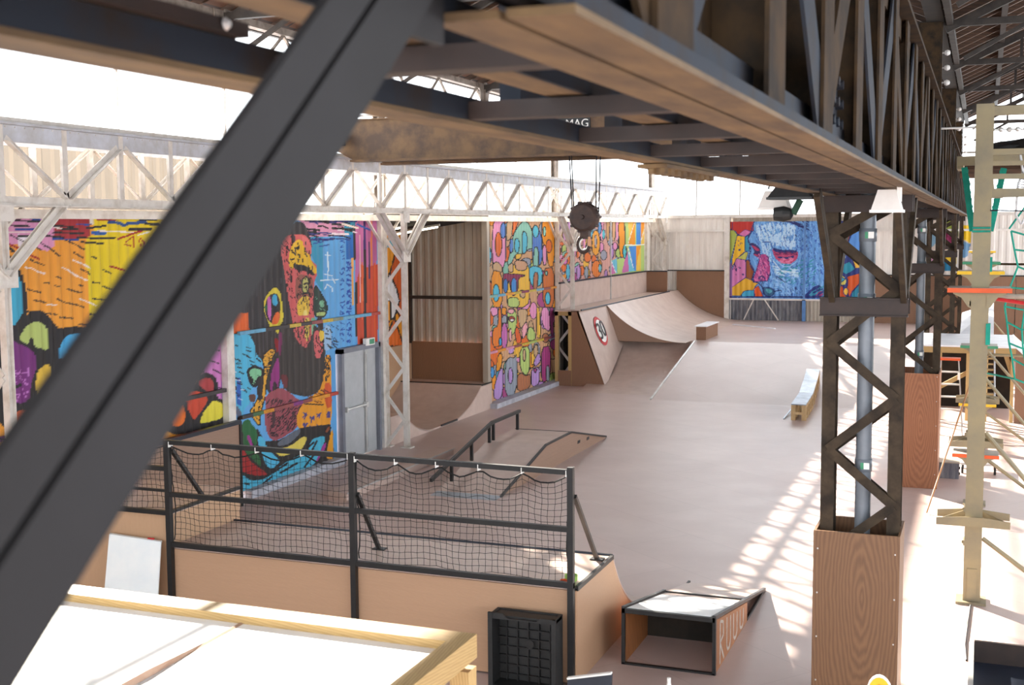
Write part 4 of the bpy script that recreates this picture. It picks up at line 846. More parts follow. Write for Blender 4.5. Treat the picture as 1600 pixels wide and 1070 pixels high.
def lattice_column(name, label, y, xl, xr, zt, mt, group, knee_z, half, z_first, ztop_l, lw, off=0.0):
    g = thing(name, label, 'column', ((xl+xr)/2, y, 0), group)
    for x in (xl, xr):
        MB().box(x-lw/2, x+lw/2, y-.055, y-.045, 0, zt).box(x-lw/2, x+lw/2, y+.045, y+.055, 0, zt).box(x-.006, x+.006, y-.045, y+.045, 0, zt).build('leg', mt, g)
        bx('base_plate', mt, g, x-.12, x+.12, y-.1, y+.1, 0, .025)
    return g
# white columns
wc = None
for i, y in enumerate(COLS):
    if wc is None:
        wc = lattice_column('lattice_column', 'white lattice column carrying the white girder by the mural wall', y, -11.44, -10.98, 4.8, 'white_paint', 'white lattice columns along the mural wall', 0, 0, 0, 0, .1)
        z = 4.35; s = 1
        while z > .35:
            a, b = (-11.42, -11.0) if s > 0 else (-11.0, -11.42)
            MB().bar((a, y-.07, z), (b, y-.07, z-.52), .07, .02, (0, 0, 1)).build('lacing_bar', 'white_paint', wc)
            z -= .54; s = -s
        for d in (-1, 1):
            MB().angle((-10.96, y, 3.93), (-10.96, y+d*1.04, 4.8), .09, .015, (0, -.64*d, .77), (1, 0, 0)).angle((-11.0, y, 3.93), (-11.0, y+d*1.04, 4.8), .09, .015, (0, -.64*d, .77), (-1, 0, 0)).build('knee_brace', 'white_paint', wc)
            MB().bar((-11.44, y, 4.1), (-11.44, y+d*.85, 4.8), .06, .03, (1, 0, 0)).build('knee_brace', 'white_paint', wc)
        bx('gusset', 'white_paint', wc, -10.93, -10.91, y-.16, y+.16, 3.82, 4.04)
        bx('gusset', 'white_paint', wc, -10.93, -10.91, y-.14, y+.14, 4.62, 4.84)
    else:
        copy_tree(wc, (wc.location[0], y, 0))
# roof posts that rise from the wall columns, with the eave lattice beam
rp = None
for y in COLS[1:]:
    if rp is None:
        rp = thing('roof_post', 'pale riveted roof post standing above the white girder', 'post', (XW-.02, y, 4.78), 'roof posts above the white girder')
        MB().box(XW-.08, XW-.06, y-.14, y+.14, 4.78, 7.95).box(XW+.04, XW+.06, y-.14, y+.14, 4.78, 7.95).box(XW-.06, XW+.04, y-.01, y+.01, 4.78, 7.95).build('shaft', 'roof_steel_pale', rp)
        MB().prism([(y-.3, 7.95), (y+.3, 7.95), (y+.15, 7.3), (y-.15, 7.3)], 'X', XW+.06, XW+.08).build('gusset', 'roof_steel_pale', rp)
    else: copy_tree(rp, (XW-.02, y, 4.78))
eb = thing('eave_beam', 'long lattice eave beam of zigzag bars under the tiled roof edge', 'beam', (XW-.02, -7, 7.05))
bx('top_chord', 'roof_steel_pale', eb, XW-.1, XW+.06, -7, YB, 7.86, 7.98); bx('bottom_chord', 'roof_steel_pale', eb, XW-.06, XW+.04, -7, YB, 6.92, 7.0)
y = 9.0; i = 0
while y < YB-1.1:
    a, b = (7.0, 7.86) if i % 2 == 0 else (7.86, 7.0)
    MB().bar((XW, y, a), (XW, y+1.09, b), .05, .035, (1, 0, 0)).build('diagonal', 'roof_steel_pale', eb); y += 1.09; i += 1
for j in range(9):
    y = -4.85+5.45*j
    MB().prism([(y-.32, 7.98), (y+.32, 7.98), (y+.16, 7.1), (y-.16, 7.1)], 'X', XW+.07, XW+.09).box(XW+.09, XW+.13, y-.05, y+.05, 7.0, 8.0).build('truss_shoe', 'roof_steel_pale', eb)
# roof trusses
def roof_truss(x0, xr, x1, y, label, grp):
    t = thing('roof_truss', label, 'truss', (xr, y, 7.86), grp)
    zb = 7.9; zr = ZR-.3
    MB().box(x0, x1, y-.06, y+.06, zb-.06, zb+.05).build('bottom_chord', 'roof_steel', t)
    for a in (x0, x1):
        MB().bar((a, y, ZE-.22), (xr, y, zr), .13, .1).build('top_chord', 'roof_steel', t)
    n = 4
    for s, a in ((1, x0), (-1, x1)):
        L = (xr-a)
        for k_ in range(1, n+1):
            xa = a+L*k_/n; za = ZE-.22+(zr-ZE+.22)*k_/n
            if k_ < n or s > 0: MB().bar((xa, y, zb), (xa, y, za), .06, .06, (1, 0, 0)).build('web_post', 'roof_steel', t)
            xb = a+L*(k_-1)/n
            if k_ > 1: MB().bar((xb, y, ZE-.22+(zr-ZE+.22)*(k_-1)/n), (xa, y, zb), .06, .05).build('web_diagonal', 'roof_steel', t)
    for xa in (x0+1.4, x1-1.4):
        s = 1 if xa < xr else -1
        MB().bar((xa, y, zb), (xa-s*1.1, y, zb-.6), .07, .05).build('knee', 'roof_steel', t)
    return t
for nv, (x0, xr, x1) in enumerate(((-11.45, -6.2, -1.0), (-.7, 4.6, 9.95))):
    t0 = None
    for j in range(7):
        y = 11.5+5.45*j
        lb = ('rusty roof truss spanning over the skate floor', 'rusty roof truss spanning over the climbing course')[nv]
        if t0 is None: t0 = roof_truss(x0, xr, x1, y, lb, ('roof trusses of the skate nave', 'roof trusses of the climbing nave')[nv])
        else: copy_tree(t0, (xr, y, 7.86))

# ---- dark girder: two riveted truss planes joined by struts
XR0, XR1, XL0, XL1 = -.69, -.49, -1.36, -1.15
DZ0, DZ1 = 4.77, 5.86
DY0, DP, DN = -2.27, 1.09, 43
dg = thing('crane_girder', 'dark riveted steel box girder with brown flanges on the dark columns', 'girder', (-.9, DY0, DZ0))
DY1 = DY0+DP*DN
for x0, x1, hh, ys in ((XR0, XR1, .04, 1.5),):
    xm = (x0+x1)/2
    MB().box(x0, xm-.006, ys, DY1, DZ0, DZ0+.012).box(xm+.006, x1, ys, DY1, DZ0, DZ0+.012).build('bottom_flange', 'flange_rust', dg)
    MB().box(x0, x0+.014, ys, DY1, DZ0+.012, DZ0+hh).box(x1-.014, x1-.001, ys, DY1, DZ0+.0125, DZ0+hh).box(xm-.03, xm+.03, DY0, DY1, DZ0+.03, DZ0+.13).build('bottom_chord', 'dark_steel', dg)
    MB().box(x0-.03, x1+.03, DY0, DY1, DZ1-.03, DZ1).box(xm-.05, xm+.05, DY0, DY1, DZ1-.16, DZ1-.03).build('top_chord', 'rust_steel', dg)
    for i in range(DN+1):
        y = DY0+i*DP
        if y < -1: continue
        MB().box(x0+.01, x0+.022, y-.13, y+.13, DZ0+.03, DZ1-.02).box(x1-.022, x1-.01, y-.13, y+.13, DZ0+.03, DZ1-.02).box(x0+.022, x1-.022, y-.008, y+.008, DZ0+.03, DZ1-.02).build('vertical', 'rust_steel', dg)
        if i < DN:
            a, b = ((y+.05, DZ0+.08), (y+DP-.05, DZ1-.1)) if i % 2 == 0 else ((y+.05, DZ1-.1), (y+DP-.05, DZ0+.08))
            MB().bar((x0+.03, a[0], a[1]), (x0+.03, b[0], b[1]), .2, .012, (0, 0, 1)).bar((x1-.03, a[0], a[1]), (x1-.03, b[0], b[1]), .2, .012, (0, 0, 1)).build('diagonal', 'dark_steel' if i % 3 else 'rust_steel', dg)
# lighter left plane: an angle chord with slender posts
LX0, LX1 = -1.38, -1.27
bx('bottom_flange', 'flange_rust', dg, LX0, LX1, DY0, DY1, DZ0, DZ0+.012)
bx('bottom_chord', 'dark_steel', dg, LX1-.014, LX1-.001, DY0, DY1, DZ0+.0125, DZ0+.072)
MB().box(LX0, LX1+.02, 3.0, DY1, DZ1-.03, DZ1).build('top_chord', 'rust_steel', dg)
for i in range(37):
    y = 3.55+i*DP
    MB().box(LX0+.01, LX1-.02, y-.09, y-.078, DZ0+.013, DZ1-.02).box(LX0+.02, LX0+.032, y-.078, y+.12, DZ0+.013, DZ1-.02).box(LX1-.03, LX1-.018, y-.13, y+.16, DZ0+.03, DZ0+.3).build('vertical', 'dark_steel', dg)
    if i > 1: MB().bar((LX0+.05, y+.05, DZ0+.08 if i % 2 else DZ1-.1), (LX0+.05, y+DP-.05, DZ1-.1 if i % 2 else DZ0+.08), .09, .012, (0, 0, 1)).build('diagonal', 'dark_steel', dg)
MB().box(-1.33, -1.25, .9, 1.93, DZ0+.075, DZ0+.1).build('cover_plate', 'plate_brown', dg)
MB().lathe((-1.249, 1.85, DZ0+.088), [(.004, 0), (.012, .004), (.006, .012)], 'X', 8).build('bolt_head', 'alu', dg)
bx('inner_angle', 'flange_rust', dg, -1.056, -.957, 1.2, DY1, DZ0+.065, DZ0+.075); bx('inner_angle_lip', 'dark_steel', dg, -.956, -.944, 1.2, DY1, DZ0+.065, DZ0+.13)
for i in range(46):
    y = 2.08+.94*i
    if y > DY1-.2: break
    MB().box(LX1, XR0+.03, y-.035, y+.035, DZ0+.014, DZ0+.06).build('cross_strut', 'plate_brown', dg)
    if i % 2 == 0 and y > 4:
        MB().bar((XL1, y-.5, DZ1-.05), (XR0, y+.55, DZ1-.05), .012, .1).build('cross_lace', 'rust_steel', dg)
bx('walkway_plate', 'flange_rust', dg, XL0-.02, XR1+.02, 3.0, DY1, DZ1, DZ1+.015)
for y0_, y1_ in ((5.1, 6.2), (15.6, 16.8)):
    rv = MB(); rv.box(XL0-.03, XL0+.1, y0_, y1_, DZ0-.02, DZ0-.004)
    for q in np.arange(y0_+.06, y1_, .12):
        for x in (XL0+.02, XL0+.07): rv.tube((x, q, DZ0-.02), (x, q, DZ0-.045), .02, 6)
    rv.build('splice_plate', 'flange_rust', dg)
rv = MB()
for q in np.arange(4.5, 5.2, .14):
    for z in (DZ0+.14, DZ0+.22, DZ0+.30): rv.tube((-.58, q, z), (-.55, q, z), .02, 6)
rv.box(-.6, -.58, 4.4, 5.25, DZ0+.04, DZ0+.36); rv.build('riveted_plate', 'dark_steel', dg)
bx('crane_rail', 'dark_steel', dg, -.95, -.88, DY0, DY1, DZ1+.015, DZ1+.09)

def knee(mb, x, ya, za, yb, zb, wid=.066, gap=.012, dep=.05):
    d = vnorm((0, yb-ya, zb-za)); nrm = np.array([0, -d[2], d[1]])
    for s in (-1, 1):
        o_ = nrm*s*(wid+gap)/2
        mb.bar(np.array((x, ya, za))+o_, np.array((x, yb, zb))+o_, wid, dep, nrm)
    mb.bar((x-.012, ya, za), (x-.012, yb, zb), wid, dep*.4, nrm)
    return mb
def dark_column(y, label):
    g = thing('lattice_column', label, 'column', (-1.0, y, 0), 'dark lattice columns under the dark girder')
    LX, RX = -1.31, -.71
    for x in (LX, RX):
        MB().box(x-.06, x+.06, y-.12, y-.105, 0, 4.77).box(x-.06, x+.06, y+.105, y+.12, 0, 4.77).box(x-.006, x+.006, y-.105, y+.105, 0, 4.77).build('leg', 'lace_steel', g)
        bx('base_plate', 'plate_brown', g, x-.07, x+.07, y-.18, y+.18, 0, .03)
    for yy, ph in ((y-.135, 0), (y+.135, .05)):
        z = 4.42; s = 1
        while z > .5:
            a, b = (LX, RX) if s > 0 else (RX, LX)
            MB().bar((a, yy, z-ph), (b, yy, z-.5-ph), .085, .014, (0, 0, 1)).build('lacing_bar', 'lace_steel', g)
            z -= .5; s = -s
        MB().bar((LX, yy, 4.42-ph), (RX, yy, 4.76-ph), .085, .014, (0, 0, 1)).build('lacing_bar', 'lace_steel', g)
    bx('batten_plate', 'plate_brown', g, -1.4, -.62, y-.16, y-.145, 3.68, 3.83); bx('batten_flange', 'plate_brown', g, -1.4, -.62, y-.19, y-.1, 3.67, 3.682); bx('batten_flange', 'plate_brown', g, -1.4, -.62, y-.19, y-.1, 3.828, 3.84); bx('batten_plate', 'plate_brown', g, -1.4, -.62, y+.145, y+.16, 3.68, 3.83)
    bx('head_beam', 'plate_brown', g, -1.42, -.6, y-.16, y-.12, 4.62, 4.77); bx('head_beam', 'plate_brown', g, -1.42, -.6, y+.12, y+.16, 4.62, 4.77)
    for x in (LX+.02, RX+.05):
        for d in (-1, 1):
            knee(MB(), x, y+d*.12, 3.85, y+d*1.36, 4.79).build('knee_brace', 'lace_steel', g)
    return g
DC = [11.7, 22.3, 33.2, 43.9]
dlab = 'dark rusty lattice column under the dark girder'
c0 = dark_column(DC[0], dlab)
for y in DC[1:]: copy_tree(c0, (-1.0, y, 0))
pp_ = None
for y in DC:
    if pp_ is None:
        pp_ = thing('roof_post', 'dark rusty roof post rising from the dark girder to the valley', 'post', (-.95, y, 5.875), 'roof posts above the dark girder')
        MB().box(-1.12, -1.1, y-.1, y+.1, 5.875, 7.9).box(-.76, -.74, y-.1, y+.1, 5.875, 7.9).box(-1.1, -.76, y-.17, y-.15, 5.875, 7.9).build('shaft', 'rust_steel', pp_)
        MB().prism([(y-.28, 5.875), (y+.28, 5.875), (y+.1, 6.3), (y-.1, 6.3)], 'X', -.73, -.72).build('gusset', 'rust_steel', pp_)
        for z in (6.9, 7.15, 7.4): MB().lathe((-.66, y, z), [(.01, -.05), (.035, -.04), (.05, 0), (.035, .04), (.01, .05)], 'X', 12).tube((-.74, y, z), (-.7, y, z), .012, 6).build('insulator', 'lamp_white', pp_)
    else: copy_tree(pp_, (-.95, y, 5.875))
# nearest column, just outside the view, whose knee brace crosses the foreground
g = thing('lattice_column', 'dark steel column with a knee brace slanting up to the girder end', 'column', (-1.0, -.12, 0))
for x in (-1.31, -.71):
    MB().box(x-.06, x+.06, -.24, -.225, 0, 4.77).box(x-.06, x+.06, -.015, 0, 0, 4.77).box(x-.006, x+.006, -.225, -.015, 0, 4.77).build('leg', 'dark_steel_soft', g)
    bx('base_plate', 'plate_brown', g, x-.12, x+.12, -.3, .06, 0, .03)
NB = MB(); kd = np.array([0, math.cos(math.radians(39.5)), math.sin(math.radians(39.5))]); kn = np.array([0, -kd[2], kd[1]]); kc = np.array([-.65, .914, 4.479])
for o0, o1 in ((.004, .053), (-.079, -.004)):
    cc_ = kc+kn*(o0+o1)/2; NB.bar(cc_-kd*.92, cc_+kd*.75, o1-o0, .012, kn)
MB().prism([(1.27, 4.74), (1.5, 4.74), (1.5, 4.95), (1.3, 5.05)], 'X', -.685, -.672).build('gusset', 'dark_steel_soft', g)
NB.bar(kc-kd*.92+np.array([-.02, 0, 0]), kc+kd*.75+np.array([-.02, 0, 0]), .06, .012, kn); NB.build('knee_brace', 'dark_steel_soft', g)

# ================================================================== THINGS
# ---- casings and downpipes of the dark columns
def casing(x0, x1, y0, y1, z1, mat, label):
    t = thing('column_casing', label, 'casing', ((x0+x1)/2, (y0+y1)/2, 0))
    bx('front_panel', mat, t, x0, x1, y0, y0+.022, 0, z1); bx('back_panel', mat, t, x0, x1, y1-.022, y1, 0, z1)
    bx('side_panel', mat, t, x0, x0+.022, y0+.022, y1-.022, 0, z1); bx('side_panel', mat, t, x1-.022, x1, y0+.022, y1-.022, 0, z1)
    for x in (x0+.04, x1-.06): bx('corner_batten', 'pallet_wood', t, x, x+.045, y0+.022, y0+.06, 0, z1-.02)
    for z in np.arange(.25, z1, .42):
        for x in (x0+.04, x1-.04): MB().tube((x, y0, z), (x, y0-.003, z), .008, 6).build('screw', 'alu', t)
    return t
casing(-1.405, -.635, 11.4, 12.05, 1.68, 'ply_box', 'oak-veneer plywood casing with swirling grain around the nearest full dark column')
casing(-1.34, -.635, 21.75, 22.75, 1.98, 'ply_box_red', 'reddish plywood casing around the dark column beside the climbing post')
for i, y in enumerate((11.75, 22.35)):
    t = thing('downpipe', ('grey plastic rainwater pipe inside the lattice column with swirl-grained casing', 'grey plastic rainwater pipe inside the lattice column with reddish casing')[i], 'pipe', (-1.0, y, 0))
    MB().tube((-1.0, y, 0), (-1.0, y, 7.9), .072, 16, cap=False).build('pipe', 'grey_pvc', t, smooth=True)
    for z in (2.2, 3.75, 4.35):
        c_ = MB().tube((-1.0, y, z), (-1.0, y, z+.12), .08, 16).build('collar', 'grey_pvc', t, smooth=True)
        MB().box(-.99, -.94, y-.085, y-.078, z+.03, z+.09).build('sticker', 'paint_white', c_); MB().box(-1.02, -.99, y-.085, y-.078, z+.03, z+.09).build('sticker', 'green_paint', c_)

# ---- overhead crane
YC = 19.8
cr = thing('overhead_crane', 'rusty riveted overhead crane bridge spanning from the white girder', 'crane', (-6, YC, 5.86))
prof = [(-11.05, 5.95), (-10.75, 5.72), (-10.4, 5.66), (-.8, 5.98), (-.6, 6.1), (-.6, 6.5), (-11.05, 6.42)]
prof = [(-11.05, 5.92), (-10.7, 5.74), (-1.6, 5.74), (-1.5, 5.98), (-.75, 5.98), (-.75, 6.44), (-11.05, 6.44)]
for yy in (YC, YC+1.2):
    MB().prism([(x, z) for x, z in prof], 'Y', yy-.006, yy+.006).build('web_plate', 'crane_rust', cr)
    MB().box(-11.05, -.75, yy-.12, yy+.12, 6.44, 6.46).build('top_flange', 'crane_rust', cr); MB().box(-10.7, -1.6, yy-.13, yy+.13, 5.70, 5.74).build('bottom_flange', 'crane_rust', cr)
for x in (-10.95, -.92):
    MB().box(x-.1, x+.1, YC-.5, YC+1.7, 6.0 if x < -5 else 6.06, 6.25).build('end_carriage', 'rust_steel', cr)
    for yy in (YC-.3, YC+1.5): MB().lathe((x, yy, 5.965 if x < -5 else 6.07), [(.02, -.05), (.1, -.05), (.1, .05), (.02, .05)], 'X', 16).build('wheel', 'hook_iron', cr)
MB().tube((-11.0, YC-.05, 6.52), (-1.2, YC-.05, 6.52), .02, 6).build('power_rail', 'lamp_white', cr)
tr = MB().box(-7.1, -5.5, YC+.1, YC+1.1, 6.46, 6.9).build('trolley', 'crane_rust', cr)
MB().lathe((-6.3, YC+.6, 6.75), [(.05, -.5), (.22, -.5), (.22, .5), (.05, .5)], 'Y', 18).build('rope_drum', 'rust_steel', cr)
pl = MB().box(-6.86, -6.2, YC-.03, YC-.007, 6.14, 6.33).build('name_plate', 'black_metal', cr)
def text_mesh(s, size, mat, parent, loc, rot, name='lettering', extr=.002):
    cu_ = bpy.data.curves.new(name, 'FONT'); cu_.body = s; cu_.size = size; cu_.extrude = extr; cu_.align_x = 'CENTER'; cu_.align_y = 'CENTER'
    tmp = bpy.data.objects.new('tmp', cu_); C.objects.link(tmp); dg_ = bpy.context.evaluated_depsgraph_get()
    me = bpy.data.meshes.new_from_object(tmp.evaluated_get(dg_)); bpy.data.objects.remove(tmp)
    me.materials.clear(); me.materials.append(MATS[mat]); o = bpy.data.objects.new(name, me); C.objects.link(o); o.parent = parent
    r_ = OFF.get(parent.name, (0, 0, 0)); o.matrix_local = Matrix.Translation(Vector(loc)-Vector(r_)) @ rot
    return o
RX90 = Matrix.Rotation(math.radians(90), 4, 'X'); RZ90 = Matrix.Rotation(math.radians(90), 4, 'Z')
text_mesh('MAG', .19, 'paint_white', pl, (-6.43, YC-.032, 6.235), RX90)

hb = thing('hook_block', 'round brown iron crane hook block hanging on wire ropes', 'hook', (-6.31, YC, 4.2))
MB().lathe((-6.31, YC, 4.67), [(.03, -.13), (.2, -.13), (.24, -.1), (.255, -.02), (.255, .02), (.24, .1), (.2, .13), (.03, .13)], 'Y', 28).build('sheave_housing', 'hook_iron', hb, smooth=False)
MB().lathe((-6.31, YC, 4.67), [(.01, -.17), (.03, -.17), (.04, -.13)], 'Y', 12).build('axle_boss', 'hook_iron', hb)
for a in np.arange(10)*math.pi/5: MB().tube((-6.31+.25*math.cos(a), YC-.1, 4.67+.25*math.sin(a)), (-6.31+.25*math.cos(a), YC+.1, 4.67+.25*math.sin(a)), .025, 6).build('bolt', 'hook_iron', hb)
MB().box(-6.37, -6.22, YC-.07, YC+.07, 4.34, 4.46).tube((-6.3, YC, 4.3), (-6.3, YC, 4.42), .05, 10).build('swivel', 'hook_iron', hb)
hp = []
for k_ in range(15):
    a = math.radians(80+k_*19); hp.append((-6.33+.10*math.cos(a), YC, 4.21+.13*math.sin(a)))
MB().path(hp, .034, 8).build('hook', 'hook_iron', hb, smooth=True)
hi_ = [(-6.33+.062*math.cos(a), YC-.02, 4.21+.09*math.sin(a)) for a in np.radians(np.arange(90, 330, 24))]
MB().path(hi_, .014, 6).build('hook_liner', 'paint_white', hb)
for xb, xt in ((-6.53, -6.58), (-6.5, -6.54), (-6.11, -6.1), (-6.06, -6.03)): MB().tube((xb, YC, 4.75), (xt, YC, 5.72), .011, 6).build('wire_rope', 'dark_steel', hb)

# ---- lamps on the dark girder
def flood(x, y, z, mat, label, w=.32, k=1.0):
    t = thing('floodlight', label, 'floodlight', (x, y, z))
    MB().add([(x-w/2, y-.12, z-.1*k), (x+w/2, y-.12, z-.1*k), (x+w/2, y+.12, z-.1*k), (x-w/2, y+.12, z-.1*k), (x-w*.3, y-.08, z+.08*k), (x+w*.3, y-.08, z+.08*k), (x+w*.3, y+.08, z+.08*k), (x-w*.3, y+.08, z+.08*k)], MB.BF).build('housing', mat, t)
    bx('lens_rim', mat, t, x-w/2-.01, x+w/2+.01, y-.13, y+.13, z-.1*k-.02, z-.1*k); bx('bracket', mat, t, x+w*.32, x+w*.46, y-.05, y+.05, z-.02, max(z+.08, 4.775)); MB().box(x+w*.3, -1.37, y-.03, y+.03, 4.76, 4.785).build('arm', mat, t) if x < -1.4 else None
    MB().tube((x-w*.2, y-.05, z+.08), (x-w*.1, y-.02, z+.2), .008, 6).build('cable', 'black_plastic', t)
    return t
flood(-1.53, 10.55, 4.8, 'black_plastic', 'black floodlight hung beside the dark girder flange', .36, .6)
flood(-.66, 9.3, 4.69, 'lamp_white', 'white floodlight with bracket below the dark girder beside the rainwater pipe', .21, .8)
flood(-1.72, 10.9, 4.74, 'lamp_white', 'white floodlight behind the black floodlight', .26, .8)
t = thing('loudspeaker', 'dark round horn loudspeaker under the black floodlight', 'loudspeaker', (-1.6, 10.6, 4.55))
MB().lathe((-1.6, 10.6, 4.60), [(.02, -.08), (.055, -.08), (.068, 0), (.05, .06), (.02, .08)], 'X', 16).build('horn', 'black_plastic', t); MB().tube((-1.52, 10.6, 4.6), (-1.46, 10.6, 4.72), .03, 8).build('stem', 'dark_green', t)

# ---- near quarter pipe with raised section on its left
QY, QD = 11.12, 12.36
q = thing('quarter_pipe', 'low plywood quarter pipe with pale deck below the netted railing', 'skate ramp', (-6, QY, 0))
X0, X1 = -8.4, -3.63
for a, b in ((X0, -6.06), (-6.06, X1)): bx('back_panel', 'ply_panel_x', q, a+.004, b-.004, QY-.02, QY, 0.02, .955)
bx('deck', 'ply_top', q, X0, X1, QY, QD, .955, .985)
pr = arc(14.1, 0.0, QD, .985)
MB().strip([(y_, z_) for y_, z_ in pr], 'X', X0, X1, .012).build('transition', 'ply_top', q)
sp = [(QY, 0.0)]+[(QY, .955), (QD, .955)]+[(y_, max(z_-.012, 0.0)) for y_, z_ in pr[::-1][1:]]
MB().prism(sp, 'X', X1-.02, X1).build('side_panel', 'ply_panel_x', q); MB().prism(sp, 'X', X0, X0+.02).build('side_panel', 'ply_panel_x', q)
MB().tube((X0, QD, .985), (X1, QD, .985), .02, 8).build('coping', 'navy', q)
bx('edge_angle', 'black_metal', q, X0, X1, QY-.03, QY+.03, .975, .995); MB().box(X1-.02, X1+.015, QY, QD, .95, .995).build('edge_angle', 'black_metal', q)
t = thing('quarter_pipe', 'higher quarter pipe box with vertical-grained light panel beside the whiteboard', 'skate ramp', (-9.8, QY, 0))
bx('back_panel', 'ply_panel_z', t, -9.8, X0-.01, QY-.02, QY, .0, 1.33); bx('back_panel', 'ply_panel_z', t, -10.86, -9.81, QY-.02, QY, 0, 1.33); bx('deck', 'ply_top', t, -10.86, X0-.01, QY, 12.5, 1.33, 1.36)
bx('side_panel', 'ply_panel_z', t, X0-.03, X0-.01, QY, 12.5, 0, 1.33); bx('front_panel', 'ply_panel_z', t, -10.86, X0-.03, 12.48, 12.5, 0, 1.33)
bx('edge_angle', 'black_metal', t, -10.86, X0, QY-.03, QY+.02, 1.345, 1.38); MB().box(X0-.035, X0+.01, QY, 12.5, 1.345, 1.38).build('edge_angle', 'black_metal', t)
t = thing('side_wall', 'plywood side wall with black top rail along the painted wall', 'panel', (-11.2, 15, 0))
bx('panel', 'ply_side', t, -11.24, -11.2, 12.5, 16.68, 0, 1.36); bx('top_rail', 'navy', t, -11.27, -11.17, 12.5, 16.7, 1.36, 1.42); bx('end_strip', 'black_metal', t, -11.25, -11.18, 16.68, 16.72, 0, 1.4)

# ---- netted railing
YF = 11.06
fe = thing('railing', 'black steel railing with three rails and netting along the quarter pipe back', 'railing', (-6, YF, 0))
for x in (-8.37, -6.06, -3.67): MB().box(x-.03, x+.03, YF-.03, YF+.03, 0, 2.19).build('post', 'black_metal', fe)
for zl, zr, nm in ((2.17, 2.14, 'top_rail'), (1.585, 1.575, 'mid_rail')):
    MB().bar((-8.37, YF, zl), (-3.64, YF, zr), .05, .05).build(nm, 'black_metal', fe)
MB().bar((-8.37, YF, 1.02), (-3.64, YF, 1.02), .055, .05).build('bottom_rail', 'black_metal', fe)
MB().bar((-11.2, YF, 1.37), (-8.37, YF, 1.37), .05, .05).bar((-11.2, YF, 1.62), (-8.37, YF, 1.62), .03, .03).build('low_rail', 'black_metal', fe); MB().bar((-11.2, YF, 1.87), (-8.37, YF, 1.87), .05, .05).build('low_rail', 'black_metal', fe)
for x, xf, yf, zt, zf in ((-8.33, -8.5, 12.2, 2.08, 1.0), (-6.02, -6.12, 11.75, 1.75, .99), (-3.64, -3.74, 12.15, 1.9, .99)):
    MB().bar((x, YF+.03, zt), (xf, yf, zf), .04, .04).box(xf-.07, xf+.07, yf-.04, yf+.06, zf-.005, zf+.008).build('back_stay', 'black_metal', fe)
rn = random.Random(3)
def net(x0, x1, z0, z1f, y, cell, r, sag, parent, name='net', mat='net_black', hook=5, seed=1, axis='X'):
    rr = random.Random(seed); nx = int((x1-x0)/cell); nz = int((z1f-z0)/cell); P = {}
    for i in range(nx+1):
        u = i/nx; s = sag*abs(math.sin(u*math.pi*hook)); ztop = z1f-.02-s; wob = .012*math.sin(u*17+seed)
        for j in range(nz+1):
            w = j/nz
            P[i, j] = (x0+(x1-x0)*u+rr.uniform(-.006, .006)+.02*math.sin(w*6+u*9)*w*(1-w)*4*.6, y+.015*math.sin(u*21+w*5), z0+(z1f-.02-z0)*w-s*w**3+wob*(1-w)+rr.uniform(-.006, .006))
    m_ = MB()
    def Q(p): return p if axis == 'X' else (p[1], p[0], p[2])
    for i in range(nx+1):
        for j in range(nz+1):
            if i < nx: m_.tube(Q(P[i, j]), Q(P[i+1, j]), r, 3, cap=False)
            if j < nz: m_.tube(Q(P[i, j]), Q(P[i, j+1]), r, 3, cap=False)
            p = Q(P[i, j]); k3 = r*2.1
            m_.add([(p[0]-k3, p[1], p[2]), (p[0]+k3, p[1], p[2]), (p[0], p[1]-k3, p[2]), (p[0], p[1]+k3, p[2]), (p[0], p[1], p[2]-k3), (p[0], p[1], p[2]+k3)], [(0, 2, 4), (2, 1, 4), (1, 3, 4), (3, 0, 4), (2, 0, 5), (1, 2, 5), (3, 1, 5), (0, 3, 5)])
    o = m_.build(name, mat, parent, kind='stuff')
    ed = [Q(P[i, nz]) for i in range(nx+1)]; MB().path(ed, r*3, 5).build('edge_rope', mat, parent)
    for i_ in (0, nx): MB().path([Q(P[i_, j]) for j in range(nz+1)], r*2.6, 5).build('edge_rope', mat, parent)
    return o
def rezip(x0, x1, zt, h):
    for k_ in range(h+1):
        x = x0+(x1-x0)*k_/h; MB().box(x-.004, x+.004, YF-.028, YF+.045, zt-.035, zt+.028).build('cable_tie', 'paint_white', fe)
net(-8.33, -6.1, 1.05, 2.14, YF+.035, .066, .0028, .075, fe, hook=4, seed=1); net(-6.02, -3.71, 1.05, 2.12, YF+.035, .066, .0028, .09, fe, hook=5, seed=2); net(-11.1, -8.42, 1.4, 2.14, YF+.035, .066, .0028, .06, fe, hook=4, seed=4)
rezip(-8.33, -6.1, 2.15, 4); rezip(-6.02, -3.71, 2.13, 5)
# ---- small bits lying on the deck
t = solo(MB().add([(-3.86, 11.2, .985), (-3.76, 11.2, .985), (-3.76, 11.32, .985), (-3.86, 11.32, .985), (-3.9, 11.18, 1.06), (-3.74, 11.17, 1.08), (-3.7, 11.33, 1.09), (-3.86, 11.34, 1.07)], MB.BF), 'plastic_cup', 'lime', 'squashed lime green plastic tub on the ramp deck corner', 'tub', (-3.8, 11.26, .985)) if False else None
def tub(x, y, z, mat, name, label, s=1.0, cat='tub'):
    m_ = MB(); n = 10; rg = random.Random(int(abs(x)*100)); vs = []
    for h, r in ((0, .045), (.03, .06), (.075, .07), (.078, .06), (.03, .05)):
        for i in range(n): a = 2*math.pi*i/n; rr = r*s*rg.uniform(.85, 1.15); vs.append((x+rr*math.cos(a), y+rr*math.sin(a), z+h*s*rg.uniform(.9, 1.1) if h else z))
    fs = [(j*n+i, j*n+(i+1) % n, (j+1)*n+(i+1) % n, (j+1)*n+i) for j in range(4) for i in range(n)]+[tuple(range(n))]
    m_.add(vs, fs); return solo(m_, name, mat, label, cat, (x, y, z))
